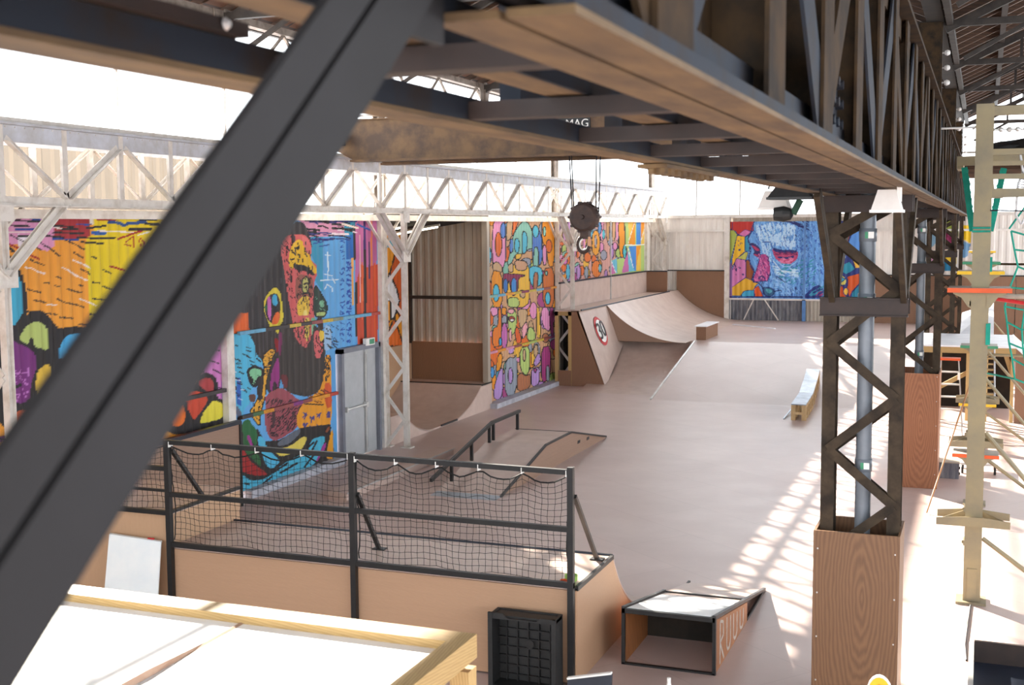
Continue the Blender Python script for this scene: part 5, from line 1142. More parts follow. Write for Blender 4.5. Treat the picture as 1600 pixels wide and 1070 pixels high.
tub(-3.60-.14, 11.27, .985, 'lime', 'plastic_tub', 'crumpled lime green tub on the deck corner behind the railing post', 1.0)
tub(-3.62-.17, 11.19, .985, 'orange_paint', 'paper_scrap', 'small crumpled orange scrap on the deck by the railing post', .55, 'scrap')

# ---- things leaning on the ramp back
t = thing('whiteboard', 'white board leaning against the light plywood panel', 'board', (-8.95, 10.95, 0))
def quad_slab(pts, th, nrm):
    n_ = vnorm(nrm)*th; a = [np.array(p, float) for p in pts]; return MB().add([*a, *[p+n_ for p in a]], [(0, 1, 2, 3), (7, 6, 5, 4), (0, 4, 5, 1), (1, 5, 6, 2), (2, 6, 7, 3), (3, 7, 4, 0)])
quad_slab([(-9.16, 10.82, 0.0), (-8.42, 10.82, 0.0), (-8.44, 11.0, 1.05), (-9.14, 11.0, 1.08)], .015, (0, -1, .2)).build('panel', 'board_white', t)
MB().bar((-9.14, 11.0, 1.085), (-8.44, 11.0, 1.055), .02, .02).build('top_edge', 'alu', t); MB().box(-8.62, -8.54, 10.99, 11.01, 1.07, 1.085).build('clip', 'red_paint', t)
bk = thing('plastic_crate', 'black ribbed plastic crate standing on end against the ramp back', 'crate', (-4.05, 10.9, 0))
CX0, CX1, CY = -4.42, -3.74, 10.98
def ty(z): return 10.86+.12*z/.76
bx('base', 'black_plastic', bk, CX0, CX1, CY-.0, CY+.03, 0, .74)
for x in (CX0, CX1-.03): MB().box(x, x+.03, CY-.2, CY, 0, .74).build('side_wall', 'black_plastic', bk)
for z in (0.0, .70): MB().box(CX0, CX1, CY-.17 if z else CY-.2, CY, z, z+.03).build('end_wall', 'black_plastic', bk)
MB().box(CX0-.012, CX0+.035, CY-.215, CY-.19, 0, .76).build('rim', 'black_plastic', bk); MB().box(CX1-.035, CX1+.012, CY-.215, CY-.19, 0, .75).build('rim', 'black_plastic', bk); MB().prism([(CX0, .76), (CX0+.14, .76), (CX0+.19, .715), (CX1-.19, .715), (CX1-.14, .75), (CX1, .75), (CX1, .70), (CX0, .70)], 'Y', CY-.21, CY-.19).build('rim', 'black_plastic', bk)
for k_ in range(1, 6): x = CX0+(CX1-CX0)*k_/6; bx('rib', 'black_metal', bk, x-.006, x+.006, CY-.03, CY, .03, .7)
for k_ in range(1, 8): z = .74*k_/8; bx('rib', 'black_metal', bk, CX0+.03, CX1-.03, CY-.03, CY, z-.006, z+.006)
MB().lathe(((CX0+CX1)/2+.02, CY-.03, .42), [(.035, -.012), (.045, -.012), (.045, .0), (.035, .0)], 'Y', 16).build('emblem_ring', 'black_metal', bk)

# ---- foreground timber platform
TZ = 2.5
tb = thing('timber_platform', 'large timber-framed platform with sunlit white board top', 'platform', (-5, 4.5, 0))
TX0, TX1, TY0, TY1 = -6.6, -2.29, 2.6, 5.42
for a, b in ((TX0+.08, -3.56), (-3.556, TX1-.1)):
    MB().prism([(a, TZ-.06), (b, TZ-.06), (b, TZ-.045), (a, TZ-.045)], 'Y', TY0, TY1-.15).build('top_board', 'table_white', tb)
m_ = MB()
bx('rim_beam', 'timber', tb, TX0, TX1-.1, TY1-.15, TY1, TZ-.125, TZ); bx('rim_beam', 'timber_y', tb, TX1-.1, TX1, TY0, TY1, TZ-.12, TZ); bx('rim_beam', 'timber_y', tb, TX0, TX0+.1, TY0, TY1-.1, TZ-.15, TZ)
for x in (TX0, -4.4, TX1-.1): bx('leg', 'timber_z', tb, x, x+.1, TY1-.11, TY1-.01, 0, TZ-.16)
for x in (TX0, TX1-.1): bx('leg', 'timber_z', tb, x, x+.1, TY0, TY0+.1, 0, TZ-.15)
bx('lower_rail', 'timber_y', tb, TX1-.09, TX1-.02, TY0, TY1-.12, 1.3, 1.42)
solo(MB().prism([(-4.82, 0), (-4.6, .012), (-4.4, .03), (-4.385, .028), (-4.6, .006), (-4.82, -.002)], 'Y', 4.0, 4.02), 'sliver', 'ply_shade', 'x', 'x', (0, 0, 0)) if False else None
# curling seam strip between the two top boards
sm = MB(); S = [(-3.575, 5.3, .0), (-3.57, 4.95, .0), (-3.56, 4.7, .012), (-3.555, 4.5, .022), (-3.555, 4.3, .02), (-3.56, 4.0, .008), (-3.57, 3.4, .0)]
for (xa, ya, ha), (xb, yb, hb_) in zip(S[:-1], S[1:]):
    z_ = TZ-.044; sm.add([(xa, ya, z_), (xa+.012, ya, z_+ha+.006), (xb+.012, yb, z_+hb_+.006), (xb, yb, z_), (xa+.03, ya, z_), (xb+.03, yb, z_)], [(0, 1, 2, 3), (1, 4, 5, 2)])
sm.build('lifted_seam', 'ply_shade', tb)

# ---- bits at the lower frame edge
t = thing('dark_panel', 'dark navy board with pale edge standing in front of the ramp post', 'board', (-2.85, 9.0, 0))
quad_slab([(-3.05, 8.95, 0.0), (-2.68, 8.95, 0.0), (-2.68, 9.1, .95), (-3.05, 9.1, .86)], .03, (0, 1, -.1)).build('panel', 'navy', t); MB().bar((-3.05, 9.1, .865), (-2.68, 9.1, .955), .015, .04).build('edge', 'paint_white', t)
b_ = MB().lathe((-2.31, 9.5, 0), [(.04, 0), (.05, .01), (.05, .6), (.045, .68), (.02, .76), (.015, .78), (.016, .82), (.01, .82)], 'Z', 16); solo(b_, 'bottle', 'paint_white', 'white plastic bottle with narrow neck in front of the kicker ramp', 'bottle', (-2.31, 9.5, 0), smooth=True)
t = thing('warning_sign', 'yellow and red rounded sign on a thin post before the plywood casing', 'sign', (-.62, 9.0, 0))
MB().tube((-.62, 9.02, 0), (-.62, 9.02, 1.1), .02, 8).build('post', 'alu', t)
def blob(r): return [(-.62+r*1.0*math.cos(a)*(1.0 if math.sin(a) < 0 else .8), 1.1+r*1.25*math.sin(a)) for a in np.arange(20)*2*math.pi/20]
MB().prism(blob(.115), 'Y', 8.985, 9.0).build('border', 'paint_white', t); MB().prism(blob(.1), 'Y', 8.978, 8.985).build('face', 'yellow_paint', t); MB().prism([(-.62+.035*math.cos(a), 1.13+.045*math.sin(a)) for a in np.arange(12)*math.pi/6], 'Y', 8.972, 8.978).build('mark', 'red_paint', t)

# ---- kicker ramp
kx0, kx1, ky0, ky1, kh = -3.375, -2.41, 11.84, 14.9, .59
kk = thing('kicker_ramp', 'wedge kicker ramp with open black-framed end and letters on its side', 'skate ramp', (-2.9, 13, 0))
def kz(y): return kh*(ky1-y)/(ky1-ky0)
MB().add([(kx0, ky0, kh-.02), (kx1, ky0, kh-.02), (kx1, ky1, -.0), (kx0, ky1, 0), (kx0, ky0, kh), (kx1, ky0, kh), (kx1, ky1, .012), (kx0, ky1, .012)], MB.BF).build('top_sheet', 'ply_top', kk)
MB().add([(kx0+.05, ky0+.03, kh+.002-.006), (kx1-.05, ky0+.03, kh+.002-.006), (kx1-.05, 13.3, kz(13.3)+.006), (kx0+.05, 13.3, kz(13.3)+.006), (kx0+.05, ky0+.03, kh+.01-.006), (kx1-.05, ky0+.03, kh+.01-.006), (kx1-.05, 13.3, kz(13.3)+.014), (kx0+.05, 13.3, kz(13.3)+.014)], MB.BF).build('steel_sheet', 'board_white', kk)
for x in (kx0, kx1-.02):
    MB().prism([(ky0+.01, .0), (13.65, .0), (13.65, kz(13.65)-.02), (ky0+.01, kh-.03)], 'X', x, x+.02).build('side_panel', 'ply_old', kk)
    ye_ = ky1 if x > kx0 else 13.6
    MB().bar((x+.01, ky0, kh+.005), (x+.01, ye_, kz(ye_)+.02), .035, .035).build('edge_rail', 'black_metal', kk); MB().bar((x+.01, 13.65, 0.02), (x+.01, ky1, .02), .03, .03).build('edge_rail', 'black_metal', kk)
    bx('frame_post', 'black_metal', kk, x-.005, x+.03, ky0-.01, ky0+.03, 0, kh)
bx('frame_bar', 'black_metal', kk, kx0, kx1, ky0-.01, ky0+.03, kh-.045, kh); bx('frame_bar', 'black_metal', kk, kx0, kx1, ky0-.01, ky0+.03, 0, .02); MB().bar((kx0, 13.6, kz(13.6)+.012), (kx1, 13.6, kz(13.6)+.012), .02, .03).build('cross_bar', 'black_metal', kk)
for y_ in (12.8, 13.6): bx('inner_rib', 'dark_void', kk, kx0+.02, kx1-.02, y_, y_+.02, 0, kz(y_)-.03)  # ribs coloured dark to put in the shade of the hollow end
lx = kx1+.001
def stroke(pts, w=.03):
    m_ = MB()
    for a, b in zip(pts[:-1], pts[1:]): m_.bar((lx, a[0], a[1]), (lx, b[0], b[1]), .004, w, (1, 0, 0))
    return m_.build('painted_letter', 'letters', kk)
def lz(y, f): return .03+(kz(y)-.09)*f
def U(y, w): stroke([(y, lz(y, 1)), (y, lz(y, .2)), (y+w*.3, lz(y, .05)), (y+w*.7, lz(y+w, .05)), (y+w, lz(y+w, .2)), (y+w, lz(y+w, 1))])
stroke([(12.1, lz(12.1, 0)), (12.1, lz(12.1, 1)), (12.25, lz(12.25, .95)), (12.27, lz(12.27, .62)), (12.1, lz(12.1, .5)), (12.3, lz(12.3, 0))])
U(12.45, .2); U(12.82, .2); U(13.2, .2)

# ---- funbox with grind rail
fx0, fx1 = -8.63, -7.45
FB = [(18.7, 0.0), (21.0, .5), (22.5, .5), (24.85, .03)]
fb = thing('funbox', 'low plywood funbox with up ramp, flat top and black edged side', 'skate ramp', (-8, 21.5, 0))
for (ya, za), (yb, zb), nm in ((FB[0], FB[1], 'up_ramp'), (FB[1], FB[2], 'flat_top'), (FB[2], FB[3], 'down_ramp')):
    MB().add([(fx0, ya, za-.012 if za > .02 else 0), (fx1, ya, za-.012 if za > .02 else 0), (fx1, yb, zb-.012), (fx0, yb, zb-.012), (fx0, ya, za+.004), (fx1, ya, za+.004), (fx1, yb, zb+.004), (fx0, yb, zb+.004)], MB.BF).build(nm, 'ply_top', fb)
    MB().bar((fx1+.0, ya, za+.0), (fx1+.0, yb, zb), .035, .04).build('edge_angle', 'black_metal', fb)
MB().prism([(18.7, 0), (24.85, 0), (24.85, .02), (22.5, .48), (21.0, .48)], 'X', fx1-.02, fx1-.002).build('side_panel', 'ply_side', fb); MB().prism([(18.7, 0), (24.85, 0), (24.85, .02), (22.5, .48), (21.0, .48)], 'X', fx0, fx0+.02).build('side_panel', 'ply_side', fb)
MB().add([(fx0, 18.45, .0), (fx1, 18.45, .0), (fx1, 18.75, .0), (fx0, 18.75, .0), (fx0, 18.45, .004), (fx1, 18.45, .004), (fx1, 18.75, .02), (fx0, 18.75, .02)], MB.BF).build('toe_plate', 'steel_plate', fb)
for y_ in (22.9, 23.5): bx('hand_hole', 'paint_black', fb, fx1-.001, fx1+.003, y_, y_+.16, .2-(y_-22.9)*.05, .26-(y_-22.9)*.05)
bx('edge_angle', 'black_metal', fb, fx0, fx1, 24.82, 24.86, 0, .03) if False else MB().bar((fx0, 22.5, .505), (fx1, 22.5, .505), .012, .03).build('edge_angle', 'black_metal', fb)
gr = thing('grind_rail', 'black kinked grind rail on posts standing along the funbox', 'rail', (-8.55, 20.5, 0))
R_ = [(18.32, .29), (21.07, .85), (22.55, .86)]
MB().bar((-8.55, *R_[0]), (-8.55, *R_[1]), .06, .05).build('rail_bar', 'black_metal', gr); MB().bar((-8.55, *R_[1]), (-8.55, *R_[2]), .06, .05).build('rail_bar', 'black_metal', gr)
for y_, zb, zt in ((19.18, .108, .46), (20.08, .304, .64), (20.94, .49, .83), (21.14, .504, .84), (22.42, .504, .84)): bx('post', 'black_metal', gr, -8.575, -8.525, y_-.025, y_+.025, zb, zt)
t = thing('low_ledge', 'long low plywood ledge on the floor beside the grey door', 'ledge', (-9.95, 20, 0))
bx('body', 'ply_top', t, -10.12, -9.76, 17.6, 22.0, 0, .12); bx('top', 'ply_top', t, -10.14, -9.74, 17.6, 22.02, .12, .135); bx('edge', 'alu', t, -9.75, -9.735, 17.6, 22.02, .115, .14)

# ---- mini half pipe in the annex opening
hpz = .66
h = thing('half_pipe', 'small plywood half pipe filling the annex opening', 'skate ramp', (-12.5, 25.3, 0))
r1 = arc(25.5, .02, 27.45, hpz); l1 = arc(24.6, .02, 23.1, .6)
MB().strip([(y_, z_) for y_, z_ in r1], 'X', XA+.05, XW+.1, -.012).build('transition', 'ply_top', h); MB().strip([(y_, z_) for y_, z_ in l1], 'X', XA+.05, XW+.1, .012).build('transition', 'ply_top', h)
bx('flat_bottom', 'ply_top', h, XA+.05, XW+.1, 24.6, 25.5, 0, .03); bx('deck', 'ply_top', h, XA+.05, XW+.1, 27.45, YA-.03, hpz-.03, hpz); bx('deck', 'ply_top', h, XA+.05, XW+.1, 22.5, 23.1, .57, .6)
MB().prism([(y_, z_-.01) for y_, z_ in r1]+[(YA-.04, hpz-.03), (YA-.04, 0), (25.5, 0)], 'X', XW+.08, XW+.1).build('side_panel', 'ply_top', h); MB().prism([(y_, z_-.01) for y_, z_ in l1]+[(22.5, .57), (22.5, 0), (24.6, 0)], 'X', XW+.08, XW+.1).build('side_panel', 'ply_top', h)
MB().tube((XA+.05, 27.45, hpz), (XW+.1, 27.45, hpz), .025, 8).build('coping', 'black_metal', h); MB().box(XW+.1, XW+.13, 25.0, 25.9, .02, .06).build('edge_strip', 'black_metal', h); MB().bar((XW+.1, 27.45, hpz), (XW+.1, YA-.04, hpz), .03, .03).build('coping', 'black_metal', h)

# ---- raised far platform, banks and far quarter pipe
PH, PY = 1.08, 36.0
o = MB().box(-11.4, -1.5, PY, YB, 0, PH).build('floor_platform', 'skate_floor'); o['kind'] = 'structure'
bk2 = thing('bank_ramp', 'wide sloping bank rising to the far raised platform', 'skate ramp', (-3, 33, 0))
MB().prism([(30.6, 0), (PY, 0), (PY, PH-.002), (PY-.1, PH-.002), (30.75, .012)], 'X', -8.0, -1.5).build('slope', 'skate_floor', bk2); MB().bar((-8.0, 30.75, .02), (-8.0, PY-.05, PH), .04, .05).build('edge_angle', 'alu', bk2)
bk3 = thing('bank_ramp', 'curved bank between the steel edge and the ramp with the 30 sign', 'skate ramp', (-9, 34, 0))
ar = arc(31.6, 0.002, PY, PH-.002)
MB().prism([(y_, z_) for y_, z_ in ar]+[(PY, 0)], 'X', -10.4, -8.02).build('slope', 'ply_top', bk3)
fq = thing('quarter_pipe', 'tall far quarter pipe with steep bank and raised deck under the mural', 'skate ramp', (-10.6, 38, 0))
BY0, BY1 = 32.8, 36.05
MB().add([(-9.84, BY0, 0), (-10.64, BY0, 2.16), (-10.58, BY1-.8, 2.16), (-10.2, BY1+.1, PH), (-9.86, BY0, 0), (-10.70, BY0, 2.13), (-10.7, BY1-.8, 2.1), (-10.35, BY1+.1, PH)], [(0, 1, 2, 3), (7, 6, 5, 4), (0, 4, 5, 1), (1, 5, 6, 2), (2, 6, 7, 3), (3, 7, 4, 0)]).build('steep_bank', 'ply_top', fq)
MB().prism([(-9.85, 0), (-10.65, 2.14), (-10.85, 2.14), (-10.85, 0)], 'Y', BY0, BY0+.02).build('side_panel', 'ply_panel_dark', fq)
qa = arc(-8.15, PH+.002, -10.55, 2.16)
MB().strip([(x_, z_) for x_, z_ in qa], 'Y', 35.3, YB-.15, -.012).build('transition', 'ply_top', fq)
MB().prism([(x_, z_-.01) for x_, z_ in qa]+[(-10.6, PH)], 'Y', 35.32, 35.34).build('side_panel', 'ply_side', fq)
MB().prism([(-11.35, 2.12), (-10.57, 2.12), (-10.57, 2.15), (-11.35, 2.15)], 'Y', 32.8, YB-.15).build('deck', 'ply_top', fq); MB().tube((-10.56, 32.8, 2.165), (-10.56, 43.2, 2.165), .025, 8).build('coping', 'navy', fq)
for a, b in ((33.35, 38.4), (38.42, 43.0)): bx('guard_panel', 'ply_top', fq, -11.4, -11.36, a, b, 2.15, 2.88)
bx('guard_panel', 'ply_panel_dark', fq, -11.36, -10.6, 43.0, 43.05, 2.15, 2.88); bx('guard_cap', 'navy', fq, -11.42, -11.33, 33.3, 43.05, 2.88, 2.92); bx('guard_cap', 'navy', fq, -11.36, -10.6, 43.0, 43.06, 2.88, 2.92); bx('guard_panel', 'ply_top', fq, -10.75, -10.6, 43.04, 43.1, 2.15, 2.88)
bx('guard_strip', 'alu', fq, -11.36, -11.33, 38.38, 38.44, 2.15, 4.7)
# timber frame below the deck end; a dark sheet paints the store's shade
for x in (-11.3, -10.9): bx('frame_post', 'timber_z', fq, x-.05, x+.05, 32.8, 32.9, 0, 2.12)
bx('frame_beam', 'timber', fq, -11.35, -10.85, 32.8, 32.9, 2.0, 2.12); bx('kick_panel', 'ply_panel_dark', fq, -11.25, -10.86, 32.78, 32.8, 0, .44); bx('store_shade', 'dark_void', fq, -11.35, -10.86, 33.6, 33.62, 0, 2.1)
# the 30 sign painted on the steep bank
def bank_pt(a, b):      # a along Y (0..1), b up the bank (0..1)
    p = np.array([-9.84, BY0, 0]); e = np.array([-10.64, BY0, 2.16]); f_ = np.array([-10.2, BY1+.1, PH]); g_ = np.array([-10.58, BY1-.8, 2.16])
    return (p*(1-a)+f_*a)*(1-b)+(e*(1-a)+g_*a)*b+np.array([.012, 0, .006])
def disc(r, lift, name, mat):
    m_ = MB(); pts = [bank_pt(.43+r*math.cos(t)/3.0, .60+r*math.sin(t)/1.9)+np.array([lift, 0, lift*.4]) for t in np.arange(28)*2*math.pi/28]; m_.add(pts, [tuple(range(28))]); return m_.build(name, mat, fq)
disc(.46, .01, 'sign_ring', 'red_paint'); disc(.36, .022, 'sign_face', 'paint_white')
su = vnorm(bank_pt(.6, .6)-bank_pt(.2, .6)); sv = vnorm(bank_pt(.43, .8)-bank_pt(.43, .4)); sn = vnorm(np.cross(su, sv)); sv = np.cross(sn, su); sp_ = bank_pt(.43, .60)+sn*.045
SR = Matrix([[su[i], sv[i], sn[i]] for i in range(3)]).to_4x4()
text_mesh('30', .7, 'paint_black', fq, tuple(sp_), SR, 'sign_digits')
# white strip lying on the platform, box ledge and pallet bench
solo(MB().bar((-8.05, 42.2, PH+.02), (-6.4, 40.9, PH+.02), .04, .06), 'batten', 'skate_white', 'white batten lying on the far platform below the blue face mural', 'batten', (-7.2, 41.5, PH))
t = thing('box_ledge', 'small reddish plywood ledge with pale top on the platform edge', 'ledge', (-7.9, 37.2, PH))
bx('body', 'ply_panel_dark', t, -8.05, -7.75, 36.35, 38.1, PH, PH+.40); bx('top', 'skate_white', t, -8.1, -7.72, 36.3, 38.15, PH+.40, PH+.43)
pb = thing('pallet_bench', 'long pallet-wood ledge with grey tiled top on the floor', 'ledge', (-4.15, 32, 0))
def pbz(y): return max(0, (y-30.7)/(36-30.7)*PH)
PX = lambda y: -3.90-.045*(y-28.5)
segs = np.linspace(28.5, 32.5, 5)
for a, b in zip(segs[:-1], segs[1:]):
    za, zb = pbz(a)+.36, pbz(b)+.36
    MB().add([(PX(a)-.17, a, za), (PX(a)+.17, a, za), (PX(b)+.17, b-.02, zb), (PX(b)-.17, b-.02, zb), (PX(a)-.17, a, za+.03), (PX(a)+.17, a, za+.03), (PX(b)+.17, b-.02, zb+.03), (PX(b)-.17, b-.02, zb+.03)], MB.BF).build('top_plate', 'steel_plate', pb)
    for s in (-1, 1):
        MB().bar((PX(a)+s*.15, a, pbz(a)+.32), (PX(b)+s*.15, b, pbz(b)+.32), .07, .03).build('side_board', 'pallet_wood', pb); MB().bar((PX(a)+s*.15, a, pbz(a)+.05), (PX(b)+s*.15, b, pbz(b)+.05), .07, .03).build('side_board', 'pallet_wood', pb)
for y_ in np.linspace(28.52, 32.35, 9):
    for s in (-.12, .12): MB().box(PX(y_)+s-.05, PX(y_)+s+.05, y_, y_+.1, pbz(y_), pbz(y_)+.355).build('block', 'pallet_wood', pb)
MB().box(PX(28.5)-.14, PX(28.5)+.14, 28.5, 28.53, .14, .2).build('end_board', 'pallet_wood', pb)
solo(MB().bar((-4.25, 28.6, .012), (-4.22, 31.6, .2), .02, .03), 'metal_strip', 'steel_plate', 'thin steel strip lying beside the pallet bench', 'strip', (-4.2, 29, 0))

# ================================================================== CLIMBING COURSE ON THE RIGHT
def plat(mb_parent, y, z, edge, w=.68, d=.5):
    t = mb_parent
    bx('platform_board', 'sheet_grey', t, -.03-w/2, -.03+w/2, y-d/2, y+d/2, z, z+.03); bx('platform_edge', edge, t, -.03-w/2-.01, -.03+w/2+.01, y-d/2-.015, y-d/2, z-.025, z+.028)
    for s in (-1, 1):
        MB().prism([(-.03+s*.08, z-.01), (-.03+s*w*.44, z-.01), (-.03+s*w*.42, z-.05), (-.03+s*.2, z-.09), (-.03+s*.12, z-.2), (-.03+s*.08, z-.22)], 'Y', y-.1, y-.088).build('bracket_plate', 'galv', t)
def climb_post(y, label, ztop, upper, lower, lowz):
    t = thing('climbing_post', label, 'climbing post', (-.03, y, 0))
    MB().box(-.12, .06, y-.09, y+.09, .03, ztop).build('shaft', 'galv', t)
    bx('base_plate', 'galv', t, -.2, .14, y-.17, y+.17, 0, .03)
    MB().box(.06, .075, y-.09, y+.09, .03, ztop).build('side_flange', 'galv', t)
    plat(t, y, 3.74, upper)
    if lower: plat(t, y, lowz, lower)
    for zz, yy in ((1.0, -.16), (1.02, .2)):
        MB().prism([(-.44, zz-.05), (-.44, zz+.03), (-.15, zz+.06), (.09, zz+.06), (.38, zz+.03), (.38, zz-.05)], 'Y', y+yy-.006, y+yy+.006).build('cross_bracket', 'galv', t)
        MB().box(-.44, .38, y+yy, y+yy+.07, zz-.055, zz-.045).build('cross_bracket', 'galv', t)
    MB().bar((-.38, y-.16, 1.0), (-.1, y+.2, 1.04), .07, .01).bar((.32, y-.16, 1.0), (.05, y+.2, 1.04), .07, .01).build('cross_bracket', 'galv', t)
    MB().tube((.08, y, .78), (1.15, y-.1, .02), .028, 8).build('raking_stay', 'galv', t); MB().tube((.08, y, 2.05), (1.8, y-.1, .02), .028, 8).build('raking_stay', 'galv', t)
    for zz in (.7, 1.1, 2.0, 3.55): MB().box(-.135, -.12, y-.1, y+.1, zz, zz+.06).tube((-.15, y-.05, zz+.03), (-.1, y-.05, zz+.03), .018, 6).build('bolt_plate', 'galv', t)
    bx('foot_cover', 'galv', t, -.08, .03, y-.1, y-.09, .05, .42)
    return t
p1 = climb_post(15.3, 'tall galvanised climbing post with orange-edged platform nearest the plywood casings', 5.88, 'orange_paint', None, 0)
p2 = climb_post(20.8, 'second climbing post in the row with yellow-edged upper and orange-edged lower platform', 5.6, 'yellow_paint', 'orange_paint', .82)
p3 = climb_post(26.0, 'third climbing post in the row with green and yellow edged platforms', 5.2, 'green_paint', 'yellow_paint', .92)
plat(p3, 26.0, 2.08, 'green_paint')
p4 = climb_post(36.6, 'fourth climbing post in the row with yellow upper and green lower platform', 5.2, 'yellow_paint', 'green_paint', 1.72)
solo(MB().tube((-.3, 20.4, 1.35), (-.75, 15.5, 1.02), .012, 6), 'guy_rod', 'orange_paint', 'thin orange-brown rod slanting between two climbing posts', 'rod', (-.5, 18, 1.0)) if False else None
t = thing('guy_rod', 'thin coppery rod slanting down from the second climbing post', 'rod', (-.6, 18, 0)); MB().tube((-.13, 20.75, 2.0), (-.72, 19.8, .02), .013, 8).build('rod', 'copper_rod', t)
# frame beams to the right of the first post
fr = thing('beam_frame', 'galvanised horizontal beam frame bolted to the tall climbing post', 'frame', (1, 15.3, 0))
for z, hgt in ((5.8, .1), (5.33, .07), (5.2, .05), (5.05, .06), (4.86, .1)): bx('beam', 'galv', fr, .075, 2.3, 15.28 if hgt < .1 else 15.24, 15.36, z-hgt/2, z+hgt/2)
bx('end_post', 'galv', fr, 2.3, 2.45, 15.22, 15.38, 0, 5.88)
MB().prism([(.075, 5.1), (.075, 4.8), (.2, 4.8), (.1, 4.9)], 'Y', 15.29, 15.3).build('gusset', 'galv', fr)
for k_ in range(9): MB().lathe((.15+k_*.09, 15.25, 5.58), [(.01, -.03), (.03, -.015), (.03, .015), (.01, .03)], 'X' if k_ % 2 else 'Y', 8).build('chain_link', 'alu', fr)
MB().tube((.08, 15.25, 5.58), (2.3, 15.25, 5.58), .012, 6).build('chain_bar', 'alu', fr); MB().tube((-1.0, 15.3, 5.62), (-.12, 15.3, 5.62), .012, 6).build('chain_bar', 'alu', fr)
MB().tube((.06, 15.2, 4.66), (2.3, 15.2, 4.6), .008, 6).build('wire', 'dark_steel', fr)
bm_ = solo(MB().tube((-.44, 24.0, 5.5), (4.0, 24.0, 5.45), .16, 12), 'timber_log', 'rafter_wood', 'thick brown log beam behind the climbing posts', 'log', (1.5, 24.0, 5.3))
t = thing('plank_deck', 'high plank deck behind the tall climbing post', 'platform', (.3, 22, 5.55)); 
for k_ in range(3): bx('plank', 'sheet_grey', t, -.42, 3.0, 21.3+k_*.3, 21.58+k_*.3, 5.55, 5.6)
bx('joist', 'galv', t, -.44, 3.0, 21.25, 21.3, 5.45, 5.6); bx('end_bracket', 'galv', t, -.44, -.34, 21.3, 22.2, 5.4, 5.55)
rg = random.Random(8); m_ = MB(); n = 14
vs = []; 
for (h, r) in ((0, .22), (.08, .3), (.18, .26), (.25, .12)):
    for i in range(n): a = 2*math.pi*i/n; rr = r*rg.uniform(.8, 1.15); vs.append((.42+rr*1.9*math.cos(a), 21.7+rr*math.sin(a), 5.6+h*rg.uniform(.85, 1.2) if h else 5.6))
m_.add(vs, [(j*n+i, j*n+(i+1) % n, (j+1)*n+(i+1) % n, (j+1)*n+i) for j in range(3) for i in range(n)]+[tuple(range(n)), tuple(range(3*n, 4*n))]); solo(m_, 'tarpaulin', 'black_plastic', 'crumpled black tarpaulin bundle on the high plank deck', 'tarpaulin', (.42, 21.7, 5.6))
# teal straps in a V round the post
st_ = thing('teal_strap', 'teal webbing strap looped in a V behind the tall climbing post', 'strap', (-.03, 15.7, 4.4))
for s, xt, zt in ((-1, -.24, 5.18), (1, .2, 5.16)):
    MB().bar((xt, 15.7, zt), (-.03+s*.1, 15.6, 4.42), .02, .07, (0, 1, 0)).build('webbing', 'teal', st_)
    for k_ in range(9):
        f_ = (k_+.5)/9; x = xt+(-.03+s*.1-xt)*f_; z = zt+(4.42-zt)*f_; MB().box(x-.012-s*.03, x+.012-s*.03, 15.56, 15.6, z-.02, z+.012).build('ladder_stitch', 'teal', st_)
MB().tube((-.13, 15.2, 4.42), (.07, 15.2, 4.42), .012, 6).tube((-.13, 15.2, 4.46), (.07, 15.2, 4.46), .012, 6).build('lashing', 'teal', st_)
MB().box(.06, .1, 15.25, 15.35, 3.95, 4.12).box(.05, .1, 15.2, 15.3, 3.1, 3.35).build('strap_knot', 'teal', st_)
tn = thing('climbing_net', 'teal rope climbing net hanging beside the tall climbing post', 'net', (.9, 17, 2.6))
def ropeline(pts, r, mat, name): return MB().path(pts, r, 6).build(name, mat, tn)
NX, NZ = 7, 8; rr = random.Random(4); G = {}
for i in range(NX+1):
    for j in range(NZ+1):
        G[i, j] = (.34+i*.2+rr.uniform(-.03, .03)+.06*math.sin(j), 17+rr.uniform(-.05, .05), 4.42-j*.24-.06*abs(math.sin(i*1.3))+rr.uniform(-.03, .03))
for i in range(NX+1): ropeline([G[i, j] for j in range(NZ+1)], .012, 'teal', 'net_rope')
for j in range(NZ+1): ropeline([G[i, j] for i in range(NX+1)], .012, 'teal', 'net_rope')
ropeline([(.3, 17, 4.44), (.5, 17, 4.75), (.6, 17, 5.4)], .012, 'teal', 'net_rope'); ropeline([G[0, 8], (.1, 18, 2.45)], .012, 'teal', 'net_rope')
wn = thing('rope_loop', 'white rope netting loop hanging from the beam frame', 'rope', (.4, 15.385, 4.5))
MB().path([(.36, 15.37, 5.33), (.4, 15.385, 5.1), (.35, 15.385, 4.95), (.34, 15.385, 4.6), (.4, 15.385, 4.5), (.46, 15.385, 4.6), (.44, 15.385, 4.95), (.4, 15.385, 5.1)], .014, 6).build('loop', 'rope_white', wn)
for k_ in range(4): MB().path([(.36, 15.385, 5.02-k_*.03), (.6, 15.37, 4.98-k_*.03), (.95, 15.385, 5.02-k_*.03)], .008, 5).build('strand', 'rope_white', wn)
# hand rails between posts
for k_, (y, x1, z) in enumerate(((15.4, 3.0, 3.66), (26.1, 3.0, 1.9), (36.7, 3.5, 3.4))):
    t = thing('guide_rail', ('grey padded rail with red strap fixed under the orange-edged platform', 'brass coloured tube rail fixed to the third climbing post', 'long brown rail across the far end wall')[k_], 'rail', (1, y, z))
    MB().tube((.05, y, z), (x1, y+.1, z-.02*k_), .03, 8).build('tube', ('sheet_grey', 'galv', 'rust_steel')[k_], t)
    if k_ == 0: MB().tube((.08, y-.06, z-.02), (.5, y-.06, z-.08), .022, 8).build('red_strap', 'red_paint', t)
